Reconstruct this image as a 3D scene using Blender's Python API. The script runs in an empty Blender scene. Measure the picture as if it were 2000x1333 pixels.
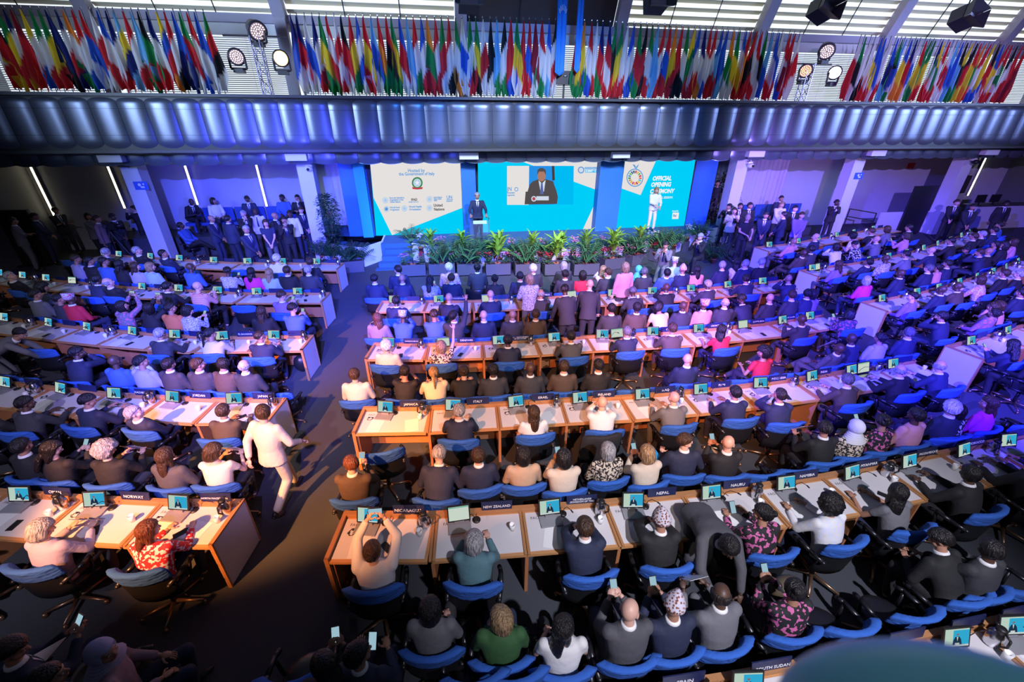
import bpy, bmesh, math, random
from mathutils import Vector, Matrix, noise
from mathutils.bvhtree import BVHTree
random.seed(7)
C = bpy.context.scene.collection
D = bpy.data
R = math.radians
PI = math.pi
# ---------------------------------------------------------------- camera
F, TH, CH, YAW, ROLL = 825., R(27.8), 5.07, R(-9.1), R(0.3)
cd = D.cameras.new('camera'); cam = D.objects.new('camera', cd); C.objects.link(cam)
cd.sensor_width = 36; cd.lens = 36*F/2000; cd.clip_end = 200; cd.clip_start = .02
cam.matrix_world = Matrix.Translation((0, 0, CH)) @ Matrix.Rotation(YAW, 4, 'Z') @ Matrix.Rotation(PI/2-TH, 4, 'X') @ Matrix.Rotation(ROLL, 4, 'Z')
cd.dof.use_dof = True; cd.dof.focus_distance = 9; cd.dof.aperture_fstop = 2.8
bpy.context.scene.camera = cam

def ray(x, y):          # direction from the camera through a point seen in the photograph (survey of the hall)
    u = x-1000; v = y-666.5
    c, s = math.cos(ROLL), math.sin(ROLL)
    u, v = u*c+v*s, -u*s+v*c
    fw = F*math.cos(TH)-v*math.sin(TH); dn = F*math.sin(TH)+v*math.cos(TH)
    return u*math.cos(YAW)-fw*math.sin(YAW), fw*math.cos(YAW)+u*math.sin(YAW), -dn
def atz(x, y, z):
    r = ray(x, y); t = (z-CH)/r[2]; return Vector((r[0]*t, r[1]*t, z))
def aty(x, y, Y):
    r = ray(x, y); t = Y/r[1]; return Vector((r[0]*t, Y, CH+r[2]*t))

# ---------------------------------------------------------------- light and exposure
sc = bpy.context.scene
sc.view_settings.view_transform = 'Standard'; sc.view_settings.look = 'None'
sc.view_settings.gamma = 1; sc.view_settings.use_curve_mapping = False
sc.view_settings.exposure = 0.0
w = D.worlds.new('sky'); sc.world = w; w.use_nodes = True
w.node_tree.nodes['Background'].inputs[0].default_value = (.80, .90, 1.0, 1)
w.node_tree.nodes['Background'].inputs[1].default_value = 1.3
def lamp(kind, name, loc, tgt, col, power, **kw):
    l = D.lights.new(name, kind); o = D.objects.new(name, l); C.objects.link(o)
    o.location = loc; o.rotation_euler = (Vector(tgt)-Vector(loc)).to_track_quat('-Z', 'Y').to_euler()
    l.color = col; l.energy = power
    for k, v in kw.items(): setattr(l, k, v)
    return o
lamp('AREA', 'hall_ambient_fill', (4, 7, 10.4), (4, 7.5, 0), (.50, .58, 1.0), 50, shape='RECTANGLE', size=22, size_y=10)  # broad unseen area light added as dim ambient fill
def spot(name, loc, tgt, col, power, ang=50, blend=.5, soft=.12):
    lamp('SPOT', name, loc, tgt, col, power, spot_size=R(ang), spot_blend=blend, shadow_soft_size=soft)
WARM, BLUE, VIO, ICE = (1, .37, .15), (.07, .10, 1), (.34, .14, 1), (.75, .85, 1)
spot('warm_spot_center', (-5, -3, 8.5), (1.0, 6.9, .8), WARM, 7600, 24, .6)
spot('warm_spot_center_right', (-3, -3, 8.8), (5.0, 6.9, .8), WARM, 10000, 21, .8)
spot('warm_spot_left', (-7, -2.5, 8.5), (-2.9, 6.1, .8), (1, .36, .11), 19000, 25, .4)
spot('warm_spot_near', (-5, -3, 8.5), (-1.1, 4.2, .8), WARM, 9000, 12, .8)
spot('white_spot_center', (1, -4, 8.5), (2.8, 7.0, .8), (1, .80, .74), 1100, 34, .7)
spot('aisle_spot', (-3, -4, 9), (-2.5, 7.3, 0), (1, .82, .66), 3600, 17, .9)
spot('blue_spot_left', (-1, -4, 9), (-5.5, 15.0, .5), BLUE, 46000, 32, .5)
spot('blue_spot_center', (2, -4, 9), (-1.0, 13.8, .5), (.05, .10, 1), 46000, 22, .6)
spot('lilac_spot_left', (0, -4, 9), (-4.5, 10, .5), (.36, .28, 1), 9000, 32, .7)
spot('violet_spot_center', (3, -4, 9), (5.2, 12.8, .5), (.50, .24, 1), 32000, 25, .6)
spot('violet_spot_right', (6, -4, 9), (13.2, 9.3, .5), (.07, .05, 1), 36000, 40, .5)
spot('violet_spot_far', (6, -4, 9), (19, 16, 1), (.45, .30, 1), 17000, 44, .7)
spot('violet_spot_near', (4, -4, 9), (9.6, 6.0, .5), (.09, .06, 1), 12000, 22, .6)
spot('stage_wash_left', (-1, 6, 9.6), (1, 16.2, 1.0), ICE, 5200, 42, .6)
spot('stage_wash_right', (8, 6, 9.6), (6.5, 16.2, 1.0), ICE, 5200, 42, .6)
spot('stage_blue', (3, 4, 9.8), (4, 17.6, 1.2), (.03, .25, 1), 9000, 60, .6)
spot('wall_blue_left', (-4, 11, 3.0), (-6.9, 20.3, 2.4), (.08, .08, 1), 3400, 50, .5)
spot('wall_violet_right', (11.5, 13, 3.2), (14.6, 20.3, 2.4), (.34, .22, 1), 1700, 75, .7)
spot('wall_rose_right', (14, 12, 3.2), (20, 20, 2.2), (.8, .42, .75), 500, 70, .8)
spot('balcony_blue', (0, 9, 2.2), (-1.8, 16.5, 4.9), (.08, .10, 1), 1600, 50, 1)
lamp('AREA', 'parapet_fill_left', (-15.2, 6, 7), (-6, 16.5, 6.0), (.45, .62, 1), 430, shape='RECTANGLE', size=5, size_y=4, spread=R(60))  # added fill for highlights on the left parapet panels; no window here
lamp('AREA', 'parapet_fill_right', (27, 8, 7), (18, 16.5, 6.0), (.36, .48, 1), 330, shape='RECTANGLE', size=6, size_y=4, spread=R(60))  # its counterpart, an added unseen fill for the right parapet panels
spot('parapet_wash', (3, 2, 7.5), (3.5, 16.5, 5.6), (.62, .66, 1), 260, 60, .8, .9)
spot('violet_side', (-6, 0, 9.5), (11.6, 9.8, .6), (.07, .06, 1), 56000, 30, .6)
spot('desk_spot_front', (3, -4, 9.5), (3.2, 3.2, .7), (.86, .84, 1), 6200, 45, .9)
lamp('POINT', 'dome_fill', (1.6, -.5, 6.2), (0, 0, 0), (.6, .95, 1), 22, shadow_soft_size=.1)  # point light added to brighten the teal dome near the lens
spot('stage_key', (5, 3, 9.8), (4.6, 17.2, 1.6), (1, .97, .92), 6500, 44, .5)
spot('desk_spot_left', (-3, -4, 9.5), (-7.5, 7.8, .7), (.80, .76, 1), 3600, 42, .8)

# ---------------------------------------------------------------- materials
MATS = {}
def nt(name):
    m = D.materials.new(name); m.use_nodes = True
    n = m.node_tree; return m, n, n.nodes['Principled BSDF']
def mat(name, col, rough=.6, metal=0, emit=0, bump=0, bscale=30, var=0, alpha=1, trans=0, stretch=None, spec=None):
    if name in MATS: return MATS[name]
    m, n, b = nt(name); L = n.links
    b.inputs['Base Color'].default_value = (*col, 1); b.inputs['Roughness'].default_value = rough
    b.inputs['Metallic'].default_value = metal
    if spec is not None: b.inputs['Specular IOR Level'].default_value = spec
    if trans: b.inputs['Transmission Weight'].default_value = trans
    if emit:
        b.inputs['Emission Color'].default_value = (*col, 1); b.inputs['Emission Strength'].default_value = emit
    if bump or var:
        tc = n.nodes.new('ShaderNodeTexCoord'); mp = n.nodes.new('ShaderNodeMapping'); no = n.nodes.new('ShaderNodeTexNoise')
        L.new(tc.outputs['Object'], mp.inputs[0]); L.new(mp.outputs[0], no.inputs['Vector'])
        if stretch: mp.inputs['Scale'].default_value = stretch
        no.inputs['Scale'].default_value = bscale; no.inputs['Detail'].default_value = 4
        if bump:
            bu = n.nodes.new('ShaderNodeBump'); bu.inputs['Strength'].default_value = bump; bu.inputs['Distance'].default_value = .02
            L.new(no.outputs[0], bu.inputs['Height']); L.new(bu.outputs[0], b.inputs['Normal'])
        if var:
            mx = n.nodes.new('ShaderNodeMix'); mx.data_type = 'RGBA'
            mx.inputs['A'].default_value = (*[c*(1-var) for c in col], 1); mx.inputs['B'].default_value = (*[min(1, c*(1+var)) for c in col], 1)
            L.new(no.outputs[0], mx.inputs['Factor']); L.new(mx.outputs['Result'], b.inputs['Base Color'])
    MATS[name] = m; return m
def objcol(name, rough, bump=0, bscale=20, stretch=None, pattern=None, sss=0):
    m, n, b = nt(name); L = n.links
    oi = n.nodes.new('ShaderNodeObjectInfo'); b.inputs['Roughness'].default_value = rough
    out = oi.outputs['Color']
    tc = n.nodes.new('ShaderNodeTexCoord'); mp = n.nodes.new('ShaderNodeMapping'); L.new(tc.outputs['Object'], mp.inputs[0])
    if stretch: mp.inputs['Scale'].default_value = stretch
    if bump:
        no = n.nodes.new('ShaderNodeTexNoise'); no.inputs['Scale'].default_value = bscale; no.inputs['Detail'].default_value = 3
        L.new(mp.outputs[0], no.inputs['Vector'])
        bu = n.nodes.new('ShaderNodeBump'); bu.inputs['Strength'].default_value = bump; bu.inputs['Distance'].default_value = .03
        L.new(no.outputs[0], bu.inputs['Height']); L.new(bu.outputs[0], b.inputs['Normal'])
    if pattern:
        kind, c2, scale, th = pattern
        if kind == 'stripe':
            t = n.nodes.new('ShaderNodeTexWave'); t.inputs['Scale'].default_value = scale; t.bands_direction = 'Z'; f = t.outputs['Fac']
        elif kind == 'spot':
            t = n.nodes.new('ShaderNodeTexNoise'); t.inputs['Scale'].default_value = scale; t.inputs['Detail'].default_value = 1; f = t.outputs[0]
        else:
            t = n.nodes.new('ShaderNodeTexVoronoi'); t.inputs['Scale'].default_value = scale; f = t.outputs['Distance']
        L.new(mp.outputs[0], t.inputs['Vector'])
        r = n.nodes.new('ShaderNodeMath'); r.operation = 'GREATER_THAN'; r.inputs[1].default_value = th; L.new(f, r.inputs[0])
        mx = n.nodes.new('ShaderNodeMix'); mx.data_type = 'RGBA'; L.new(r.outputs[0], mx.inputs['Factor'])
        L.new(out, mx.inputs['A']); mx.inputs['B'].default_value = (*c2, 1); out = mx.outputs['Result']
    if name == 'hair':
        cv = n.nodes.new('ShaderNodeTexNoise'); cv.inputs['Scale'].default_value = 55; L.new(mp.outputs[0], cv.inputs['Vector'])
        ml = n.nodes.new('ShaderNodeMapRange'); ml.inputs['From Min'].default_value = .35; ml.inputs['From Max'].default_value = .68; ml.inputs['To Min'].default_value = .5; ml.inputs['To Max'].default_value = 1.35; L.new(cv.outputs[0], ml.inputs[0])
        vm = n.nodes.new('ShaderNodeVectorMath'); vm.operation = 'SCALE'; L.new(out, vm.inputs[0]); L.new(ml.outputs[0], vm.inputs['Scale']); out = vm.outputs[0]
    L.new(out, b.inputs['Base Color'])
    MATS[name] = m; return m
objcol('skin', .5); objcol('cloth', .8, .5, 7); objcol('hair', .42, .9, 60, (1, 1, .22))
objcol('cloth_leopard', .8, .3, 8, pattern=('spot', (.02, .015, .015), 34, .5))
objcol('cloth_floral', .8, .3, 8, pattern=('spot', (.55, .12, .30), 20, .56))
objcol('cloth_print', .8, .3, 8, pattern=('spot', (.62, .66, .80), 26, .55))
objcol('cloth_stripe', .8, .3, 8, pattern=('stripe', (.65, .6, .55), 14, .5))
objcol('cloth_dots', .8, .3, 8, pattern=('vor', (.55, .52, .60), 42, .42))
mat('eye_white', (.7, .7, .68), .3); mat('eye_dark', (.02, .012, .01), .2); mat('lips', (.30, .08, .07), .5)
mat('wood', (.50, .25, .10), .38, bump=.05, bscale=8, var=.25, stretch=(1, 12, 12))
mat('wood_edge', (.40, .19, .075), .4, var=.2, bscale=10, stretch=(1, 8, 8))
mat('wood_front', (.42, .17, .07), .45, var=.15, bscale=6, stretch=(6, 1, 1))
mat('laminate', (.62, .60, .60), .35, var=.03, bscale=4)
mat('panel_laminate', (.55, .55, .58), .45, var=.05, bscale=3)
mat('cover_blue', (.026, .118, .48), .9, bump=.9, bscale=9, stretch=(1, 1, 3), var=.12)
mat('chair_shell', (.010, .011, .014), .5, bump=.1, bscale=60)
mat('chair_leather', (.012, .012, .016), .32)
mat('chair_metal', (.35, .22, .14), .35, .8)
mat('black', (.012, .012, .013), .45); mat('dark_grey', (.05, .05, .055), .5); mat('grey', (.25, .25, .27), .45)
mat('silver', (.62, .62, .66), .22, 1); mat('steel', (.5, .5, .52), .3, 1)
mat('white', (.75, .75, .74), .5); mat('paper', (.74, .74, .72), .8)
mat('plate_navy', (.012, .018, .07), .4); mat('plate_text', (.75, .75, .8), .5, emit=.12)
mat('carpet', (.048, .054, .066), .95, bump=.25, bscale=120, var=.35)
mat('stage_carpet', (.03, .11, .24), .9, var=.2, bscale=60)
mat('stage_white', (.72, .72, .75), .5); mat('wall_paint', (.42, .42, .46), .8, var=.05, bscale=2)
mat('wall_dark', (.09, .09, .10), .8); mat('ceiling_paint', (.25, .25, .26), .9)
mat('column_paint', (.60, .60, .66), .6, var=.04, bscale=3); mat('blue_paint', (.02, .16, .50), .5)
mat('cyan_paint', (.02, .35, .62), .4)
mat('cushion', (.13, .15, .20), .33, .55, bump=.01, bscale=60); mat('cushion_rim', (.35, .45, .55), .3, .8)
mat('beam', (.48, .45, .52), .7); mat('slat_cream', (.88, .84, .58), .6); mat('slat_dark', (.07, .055, .05), .6)
mat('blind', (.62, .66, .72), .5); mat('sill', (.80, .80, .72), .7)
mat('leaf_dark', (.02, .075, .03), .5, var=.4, bscale=9); mat('leaf_mid', (.05, .17, .05), .5, var=.4, bscale=9)
mat('leaf_bright', (.20, .42, .03), .45, var=.3, bscale=9); mat('leaf_brown', (.10, .075, .04), .6, var=.5, bscale=9)
mat('pink_petal', (.75, .25, .38), .6, var=.3); mat('red_petal', (.55, .03, .05), .6); mat('white_petal', (.8, .72, .75), .6)
mat('planter', (.075, .075, .09), .6, var=.1, bscale=4); mat('soil', (.03, .018, .012), .95, bump=.6, bscale=30); mat('terracotta', (.30, .10, .05), .7)
mat('acrylic', (.92, .96, 1), .02, trans=.96); mat('truss', (.40, .36, .50), .35, .9)
mat('strip_lamp', (1, .93, .62), emit=7); mat('strip_cool', (1, 1, .82), emit=7)
mat('lens_white', (1, .93, .85), emit=6); mat('lens_orange', (1, .42, .07), emit=16); mat('lens_dim', (.30, .20, .22), emit=.7)
mat('curtain', (.50, .48, .60), .9, bump=.2, bscale=10)
mat('seat_blue', (.02, .07, .28), .7); mat('sign_blue', (.02, .10, .60), .5); mat('sign_red', (.5, .03, .03), .5)
mat('teal_shell', (.22, .58, .64), .3); mat('teal_cap', (.02, .09, .11), .4)
EM = {}
def em(c, s=1.0):
    k = ('screen_colour_%02x%02x%02x' % tuple(int(255*x) for x in c), s)
    if k not in EM:
        m = D.materials.new(k[0]); m.use_nodes = True; n = m.node_tree; n.nodes.clear()
        e = n.nodes.new('ShaderNodeEmission'); o = n.nodes.new('ShaderNodeOutputMaterial')
        e.inputs[0].default_value = (*c, 1); e.inputs[1].default_value = s; n.links.new(e.outputs[0], o.inputs[0]); EM[k] = m
    return EM[k]
def flagmat():
    m, n, b = nt('flag_fabric'); L = n.links
    a = n.nodes.new('ShaderNodeAttribute'); a.attribute_name = 'Col'
    tr = n.nodes.new('ShaderNodeBsdfTranslucent'); mx = n.nodes.new('ShaderNodeMixShader'); mx.inputs[0].default_value = .45
    L.new(a.outputs['Color'], b.inputs['Base Color']); L.new(a.outputs['Color'], tr.inputs[0]); b.inputs['Roughness'].default_value = .8
    L.new(b.outputs[0], mx.inputs[1]); L.new(tr.outputs[0], mx.inputs[2]); L.new(mx.outputs[0], n.nodes['Material Output'].inputs[0])
    MATS['flag'] = m
flagmat()

# ---------------------------------------------------------------- mesh helpers
class M:
    def __init__(s): s.v = []; s.f = []; s.m = []
    def add(s, vs, fs, mi=0):
        k = len(s.v); s.v += [tuple(p) for p in vs]; s.f += [tuple(k+i for i in f) for f in fs]; s.m += [mi]*len(fs); return s
    def box(s, a, b, mi=0, T=None):
        x0, y0, z0 = a; x1, y1, z1 = b
        vs = [Vector(p) for p in ((x0,y0,z0),(x1,y0,z0),(x1,y1,z0),(x0,y1,z0),(x0,y0,z1),(x1,y0,z1),(x1,y1,z1),(x0,y1,z1))]
        if T: vs = [T @ p for p in vs]
        return s.add(vs, [(3,2,1,0),(4,5,6,7),(0,1,5,4),(1,2,6,5),(2,3,7,6),(3,0,4,7)], mi)
    def tube(s, p, q, r0, r1=None, n=8, mi=0, cap=True):
        p, q = Vector(p), Vector(q); r1 = r0 if r1 is None else r1
        d = (q-p); Q = d.to_track_quat('Z', 'Y') if d.length > 1e-6 else Vector((0,0,1)).to_track_quat('Z','Y')
        vs = []
        for c, r in ((p, r0), (q, r1)):
            for i in range(n):
                a = 2*PI*i/n; vs.append(c+Q @ Vector((r*math.cos(a), r*math.sin(a), 0)))
        fs = [(i, (i+1) % n, n+(i+1) % n, n+i) for i in range(n)]
        if cap: fs += [tuple(range(n-1, -1, -1)), tuple(range(n, 2*n))]
        return s.add(vs, fs, mi)
    def ell(s, c, r, n=12, m=8, mi=0, T=None):
        c = Vector(c); r = (r, r, r) if isinstance(r, (int, float)) else r
        vs = [Vector((0, 0, r[2]))]
        for j in range(1, m):
            t = PI*j/m
            for i in range(n):
                a = 2*PI*i/n; vs.append(Vector((r[0]*math.sin(t)*math.cos(a), r[1]*math.sin(t)*math.sin(a), r[2]*math.cos(t))))
        vs.append(Vector((0, 0, -r[2])))
        vs = [(T @ p if T else p)+c for p in vs]
        fs = [(0, 1+i, 1+(i+1) % n) for i in range(n)]
        for j in range(m-2):
            a = 1+j*n
            fs += [(a+i, a+n+i, a+n+(i+1) % n, a+(i+1) % n) for i in range(n)]
        a = 1+(m-2)*n
        fs += [(a+i, len(vs)-1, a+(i+1) % n) for i in range(n)]
        return s.add(vs, fs, mi)
    def cap(s, p, q, r0, r1, n=12):
        s.ell(p, r0, n, 8); s.ell(q, r1, n, 8); return s.tube(p, q, r0, r1, n)
    def lathe(s, prof, n=16, mi=0, c=(0, 0, 0)):
        vs = []
        for r, z in prof:
            for i in range(n):
                a = 2*PI*i/n; vs.append((c[0]+r*math.cos(a), c[1]+r*math.sin(a), c[2]+z))
        fs = []
        for j in range(len(prof)-1):
            fs += [(j*n+i, j*n+(i+1) % n, (j+1)*n+(i+1) % n, (j+1)*n+i) for i in range(n)]
        fs += [tuple(range(n-1, -1, -1)), tuple(range((len(prof)-1)*n, len(prof)*n))]
        return s.add(vs, fs, mi)
    def loft(s, rings, mi=0):
        n = len(rings[0]); vs = [p for r in rings for p in r]; fs = []
        for j in range(len(rings)-1):
            fs += [(j*n+i, j*n+(i+1) % n, (j+1)*n+(i+1) % n, (j+1)*n+i) for i in range(n)]
        fs += [tuple(range(n-1, -1, -1)), tuple(range((len(rings)-1)*n, len(rings)*n))]
        return s.add(vs, fs, mi)
    def prism(s, pts, t, mi=0, T=None):     # polygon in xz extruded along y from 0 to t
        n = len(pts); vs = [Vector((x, 0, z)) for x, z in pts]+[Vector((x, t, z)) for x, z in pts]
        if T: vs = [T @ p for p in vs]
        return s.add(vs, [tuple(range(n)), tuple(range(2*n-1, n-1, -1))]+[(i, i+n, (i+1) % n+n, (i+1) % n) for i in range(n)], mi)
    def mesh(s, name, mats, smooth=False):
        me = D.meshes.new(name); me.from_pydata(s.v, [], s.f)
        for x in (mats if isinstance(mats, (list, tuple)) else [mats]): me.materials.append(MATS[x] if isinstance(x, str) else x)
        me.polygons.foreach_set('material_index', s.m)
        if smooth: me.polygons.foreach_set('use_smooth', [True]*len(me.polygons))
        me.update(); return me
    def obj(s, name, mats, parent=None, smooth=False, loc=None):
        return place(name, s.mesh(name, mats, smooth), parent, loc)
def place(name, me, parent=None, loc=None, rz=None, mtx=None):
    o = D.objects.new(name, me); C.objects.link(o)
    if parent: o.parent = parent
    if mtx is not None: o.matrix_local = mtx
    else:
        if loc is not None: o.location = loc
        if rz is not None: o.rotation_euler = (0, 0, rz)
    return o
def tag(o, label=None, cat=None, group=None, kind=None):
    for k, v in (('label', label), ('category', cat), ('group', group), ('kind', kind)):
        if v: o[k] = v
    return o
def thing(name, label, cat, loc=(0, 0, 0), rz=0, group=None):
    o = place(name, None, None, loc, rz); return tag(o, label, cat, group)
def struct(o): o['kind'] = 'structure'; return o
ORD = ['', 'first','second','third','fourth','fifth','sixth','seventh','eighth','ninth','tenth','eleventh','twelfth','thirteenth','fourteenth','fifteenth','sixteenth','seventeenth','eighteenth','nineteenth','twentieth']
def ordn(n):
    if n <= 20: return ORD[n]
    t, u = divmod(n, 10); w = ['', '', 'twenty', 'thirty', 'forty', 'fifty', 'sixty', 'seventy'][t]
    return w+'-'+ORD[u] if u else {'twenty':'twentieth','thirty':'thirtieth','forty':'fortieth','fifty':'fiftieth','sixty':'sixtieth','seventy':'seventieth'}[w]
def text(name, body, parent, mtx, size, m='plate_text', align='CENTER', ext=.001, bold=0, shear=0):
    cu = D.curves.new(name, 'FONT'); cu.body = body; cu.size = size; cu.align_x = align; cu.align_y = 'CENTER'; cu.extrude = ext; cu.offset = bold; cu.shear = shear; cu.resolution_u = 2
    t = D.objects.new('tmp', cu); C.objects.link(t)
    me = D.meshes.new_from_object(t.evaluated_get(bpy.context.evaluated_depsgraph_get()))
    D.objects.remove(t); D.curves.remove(cu); me.name = name; me.materials.clear(); me.materials.append(MATS[m] if isinstance(m, str) else m)
    return place(name, me, parent, mtx=mtx)
def remeshed(mm, voxel, smooth=4, ratio=.5, fac=.6):
    me = mm.mesh('tmp', []); o = D.objects.new('tmp', me); C.objects.link(o)
    r = o.modifiers.new('r', 'REMESH'); r.mode = 'VOXEL'; r.voxel_size = voxel
    if smooth: q = o.modifiers.new('s', 'SMOOTH'); q.factor = fac; q.iterations = smooth
    if ratio < 1: d = o.modifiers.new('d', 'DECIMATE'); d.ratio = ratio
    out = D.meshes.new_from_object(o.evaluated_get(bpy.context.evaluated_depsgraph_get()))
    D.objects.remove(o); D.meshes.remove(me)
    v = [tuple(x.co) for x in out.vertices]; f = [tuple(p.vertices) for p in out.polygons]; D.meshes.remove(out)
    return v, f
# ---------------------------------------------------------------- the hall
X0, X1, YB, YW = -16., 31., -5., 20.5
struct(M().box((X0, YB, -.1), (X1, YW+1, 0)).obj('floor', 'carpet'))
struct(M().box((X0-.2, YB, -.1), (X0, YW+1, 11)).obj('wall_left', 'wall_dark'))
struct(M().box((X1, YB, -.1), (X1+.2, YW+1, 11)).obj('wall_right', 'wall_dark'))
struct(M().box((X0, YB-.2, -.1), (X1, YB, 11)).obj('wall_back', 'wall_dark'))
struct(M().box((X0, YB, 11), (X1, 17.6, 11.2)).obj('ceiling', 'ceiling_paint'))
struct(M().box((X0, YW, 0), (X1, YW+.2, 3.9)).obj('wall_front', 'wall_paint'))
# gallery over the stage: soffit, padded parapet in two tiers
struct(M().box((X0, 16.95, 3.95), (X1, YW, 4.1)).obj('trim_1', 'wall_dark'))
par = struct(M().box((X0, 16.62, 4.1), (X1, 16.95, 5.62)).obj('wall_gallery_parapet', 'black'))
M().box((X0, 16.42, 5.62), (X1, 17.0, 5.70)).obj('coping', 'dark_grey', par)
M().box((X0, 16.6, 4.02), (X1, 17.35, 4.10)).obj('ledge', 'dark_grey', par)
def pillow(w, z0, z1, r, tz=None, sc=0):      # billowed metal panel, bulging toward the hall, slightly rolled at top and foot
    m = M(); nx, nz = 12, 7; vs = []
    for j in range(nz+1):
        v = j/nz
        for i in range(nx+1):
            u = i/nx; b = r*(1-abs(2*u-1)**2.6)
            y = -b; z = z0+(z1-z0)*v
            if tz: t = tz(v); y += t
            vs.append((w*(u-.5), y, z-(.05*(1-(2*u-1)**2) if sc and v < .01 else 0)))
    fs = [(j*(nx+1)+i, j*(nx+1)+i+1, (j+1)*(nx+1)+i+1, (j+1)*(nx+1)+i) for j in range(nz) for i in range(nx)]
    m.add(vs, fs)
    for a, b in ((0, nz*(nx+1)), (nx, nz*(nx+1)+nx)): pass
    return m.mesh('panel', 'cushion', True)
PW = .775
pu = pillow(PW-.012, 5.285, 5.60, .065, lambda v: .10*v**4)
pm = pillow(PW-.012, 4.55, 5.277, .065)
pl = pillow(PW-.012, 4.15, 4.542, .065, lambda v: .11*(1-v)**4, 1)
ps = pillow(PW-.012, 3.62, 4.0, .055, lambda v: .05*(1-v)**4, 1)
rimm = M()
for i in range(8):
    u, u2 = i/8, (i+1)/8
    f = lambda t: (PW*(t-.5)*.97, -.065*(1-abs(2*t-1)**2.6)-.01+.11, 4.145-.05*(1-(2*t-1)**2))
    rimm.tube(f(u), f(u2), .009, n=5)
rim_me = rimm.mesh('rim', 'cushion_rim')
npan = 60
for i in range(npan):
    x = -14.35+PW*i+.39
    for me in (pu, pm, pl): place('panel', me, par, (x, 16.6, 0))
    if -1.2 < x < 10: place('panel_edge', rim_me, par, (x, 16.6, 0))
low = struct(M().box((X0, 17.30, 3.62), (X1, 17.40, 4.02)).obj('wall_lower_valance', 'black'))
for i in range(npan):
    x = -14.35+PW*i+.2
    place('panel', ps, low, (x, 17.28, 0))
    if -3 < x < 11.5: place('panel_edge', rim_me, low, (x, 17.2, -.53))
# columns and their white cap boxes
COLX = [-10.75, -4.95, 1.08, 7.0, 12.8, 18.55, 24.4]
for i, x in enumerate(COLX):
    stage = x in (1.08, 7.0)
    c = M().box((x-.27, 17.75, 0 if not stage else .7), (x+.27, 18.28, 3.95))
    if stage: c = M().box((x-(.28 if x < 2 else .5), 17.85, .7), (x+(.28 if x < 2 else .5), 18.3, 3.95))
    o = c.obj('wall_column', 'blue_paint' if stage else 'column_paint'); struct(o)
    M().box((x-.35, 17.0, 3.72), (x+.35, 17.3, 4.01)).obj('cap_box', 'column_paint', o)
    struct(M().box((x-.18, 18.4, 5.0), (x+.18, 18.62, 8.0)).obj('wall_gallery_pillar', 'beam'))
# back-wall strip lamps
k = 0
for px, py, qx, qy in ((60, 322, 103, 422), (210, 320, 241, 407), (360, 320, 385, 400), (500, 315, 520, 407), (1922, 312, 1893, 382)):
    a = aty(px, py, 20.4); b = aty(qx, qy, 20.4); k += 1; x = (a.x+b.x)/2
    z0 = b.z if k not in (3,) else b.z
    t = thing('strip_lamp', ['', 'thin yellow strip lamp on wall, farthest left of the wall strips', 'thin strip lamp on wall just left of the television camera operator', 'thin strip lamp on blue wall above the bowed seated man', 'bright white strip lamp on blue wall left of the standing man group', 'thin strip lamp on the far right wall beside the dark speaker'][k], 'lamp', (x, 20.42, z0))
    M().box((-.03, -.02, 0), (.03, 0, 3.9-z0)).obj('tube', 'strip_lamp' if k < 3 else 'strip_cool', t)
    M().box((-.05, 0, 0), (.05, .06, 3.9-z0)).obj('housing', 'grey', t)
# curtain at right and wall panels
def curtain(name, x0, x1, y, z0, z1, m, lab):
    mm = M(); n = int((x1-x0)*14)
    vs = []; 
    for j in (0, 1):
        for i in range(n+1):
            x = x0+(x1-x0)*i/n; vs.append((x, y+.05*math.sin(i*1.9)+.02*math.sin(i*.7), z0 if j == 0 else z1))
    mm.add(vs, [(i, i+1, n+2+i, n+1+i) for i in range(n)])
    return tag(mm.obj(name, m, smooth=True), lab, 'curtain')
curtain('curtain', 12.9, 17.1, 20.2, .9, 3.9, 'curtain', 'pale violet-lit pleated curtain on back wall right of stage')
curtain('curtain', -4.6, -2.9, 20.1, .8, 3.9, 'curtain', 'blue-lit curtain between left column and the stage screens')
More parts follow.
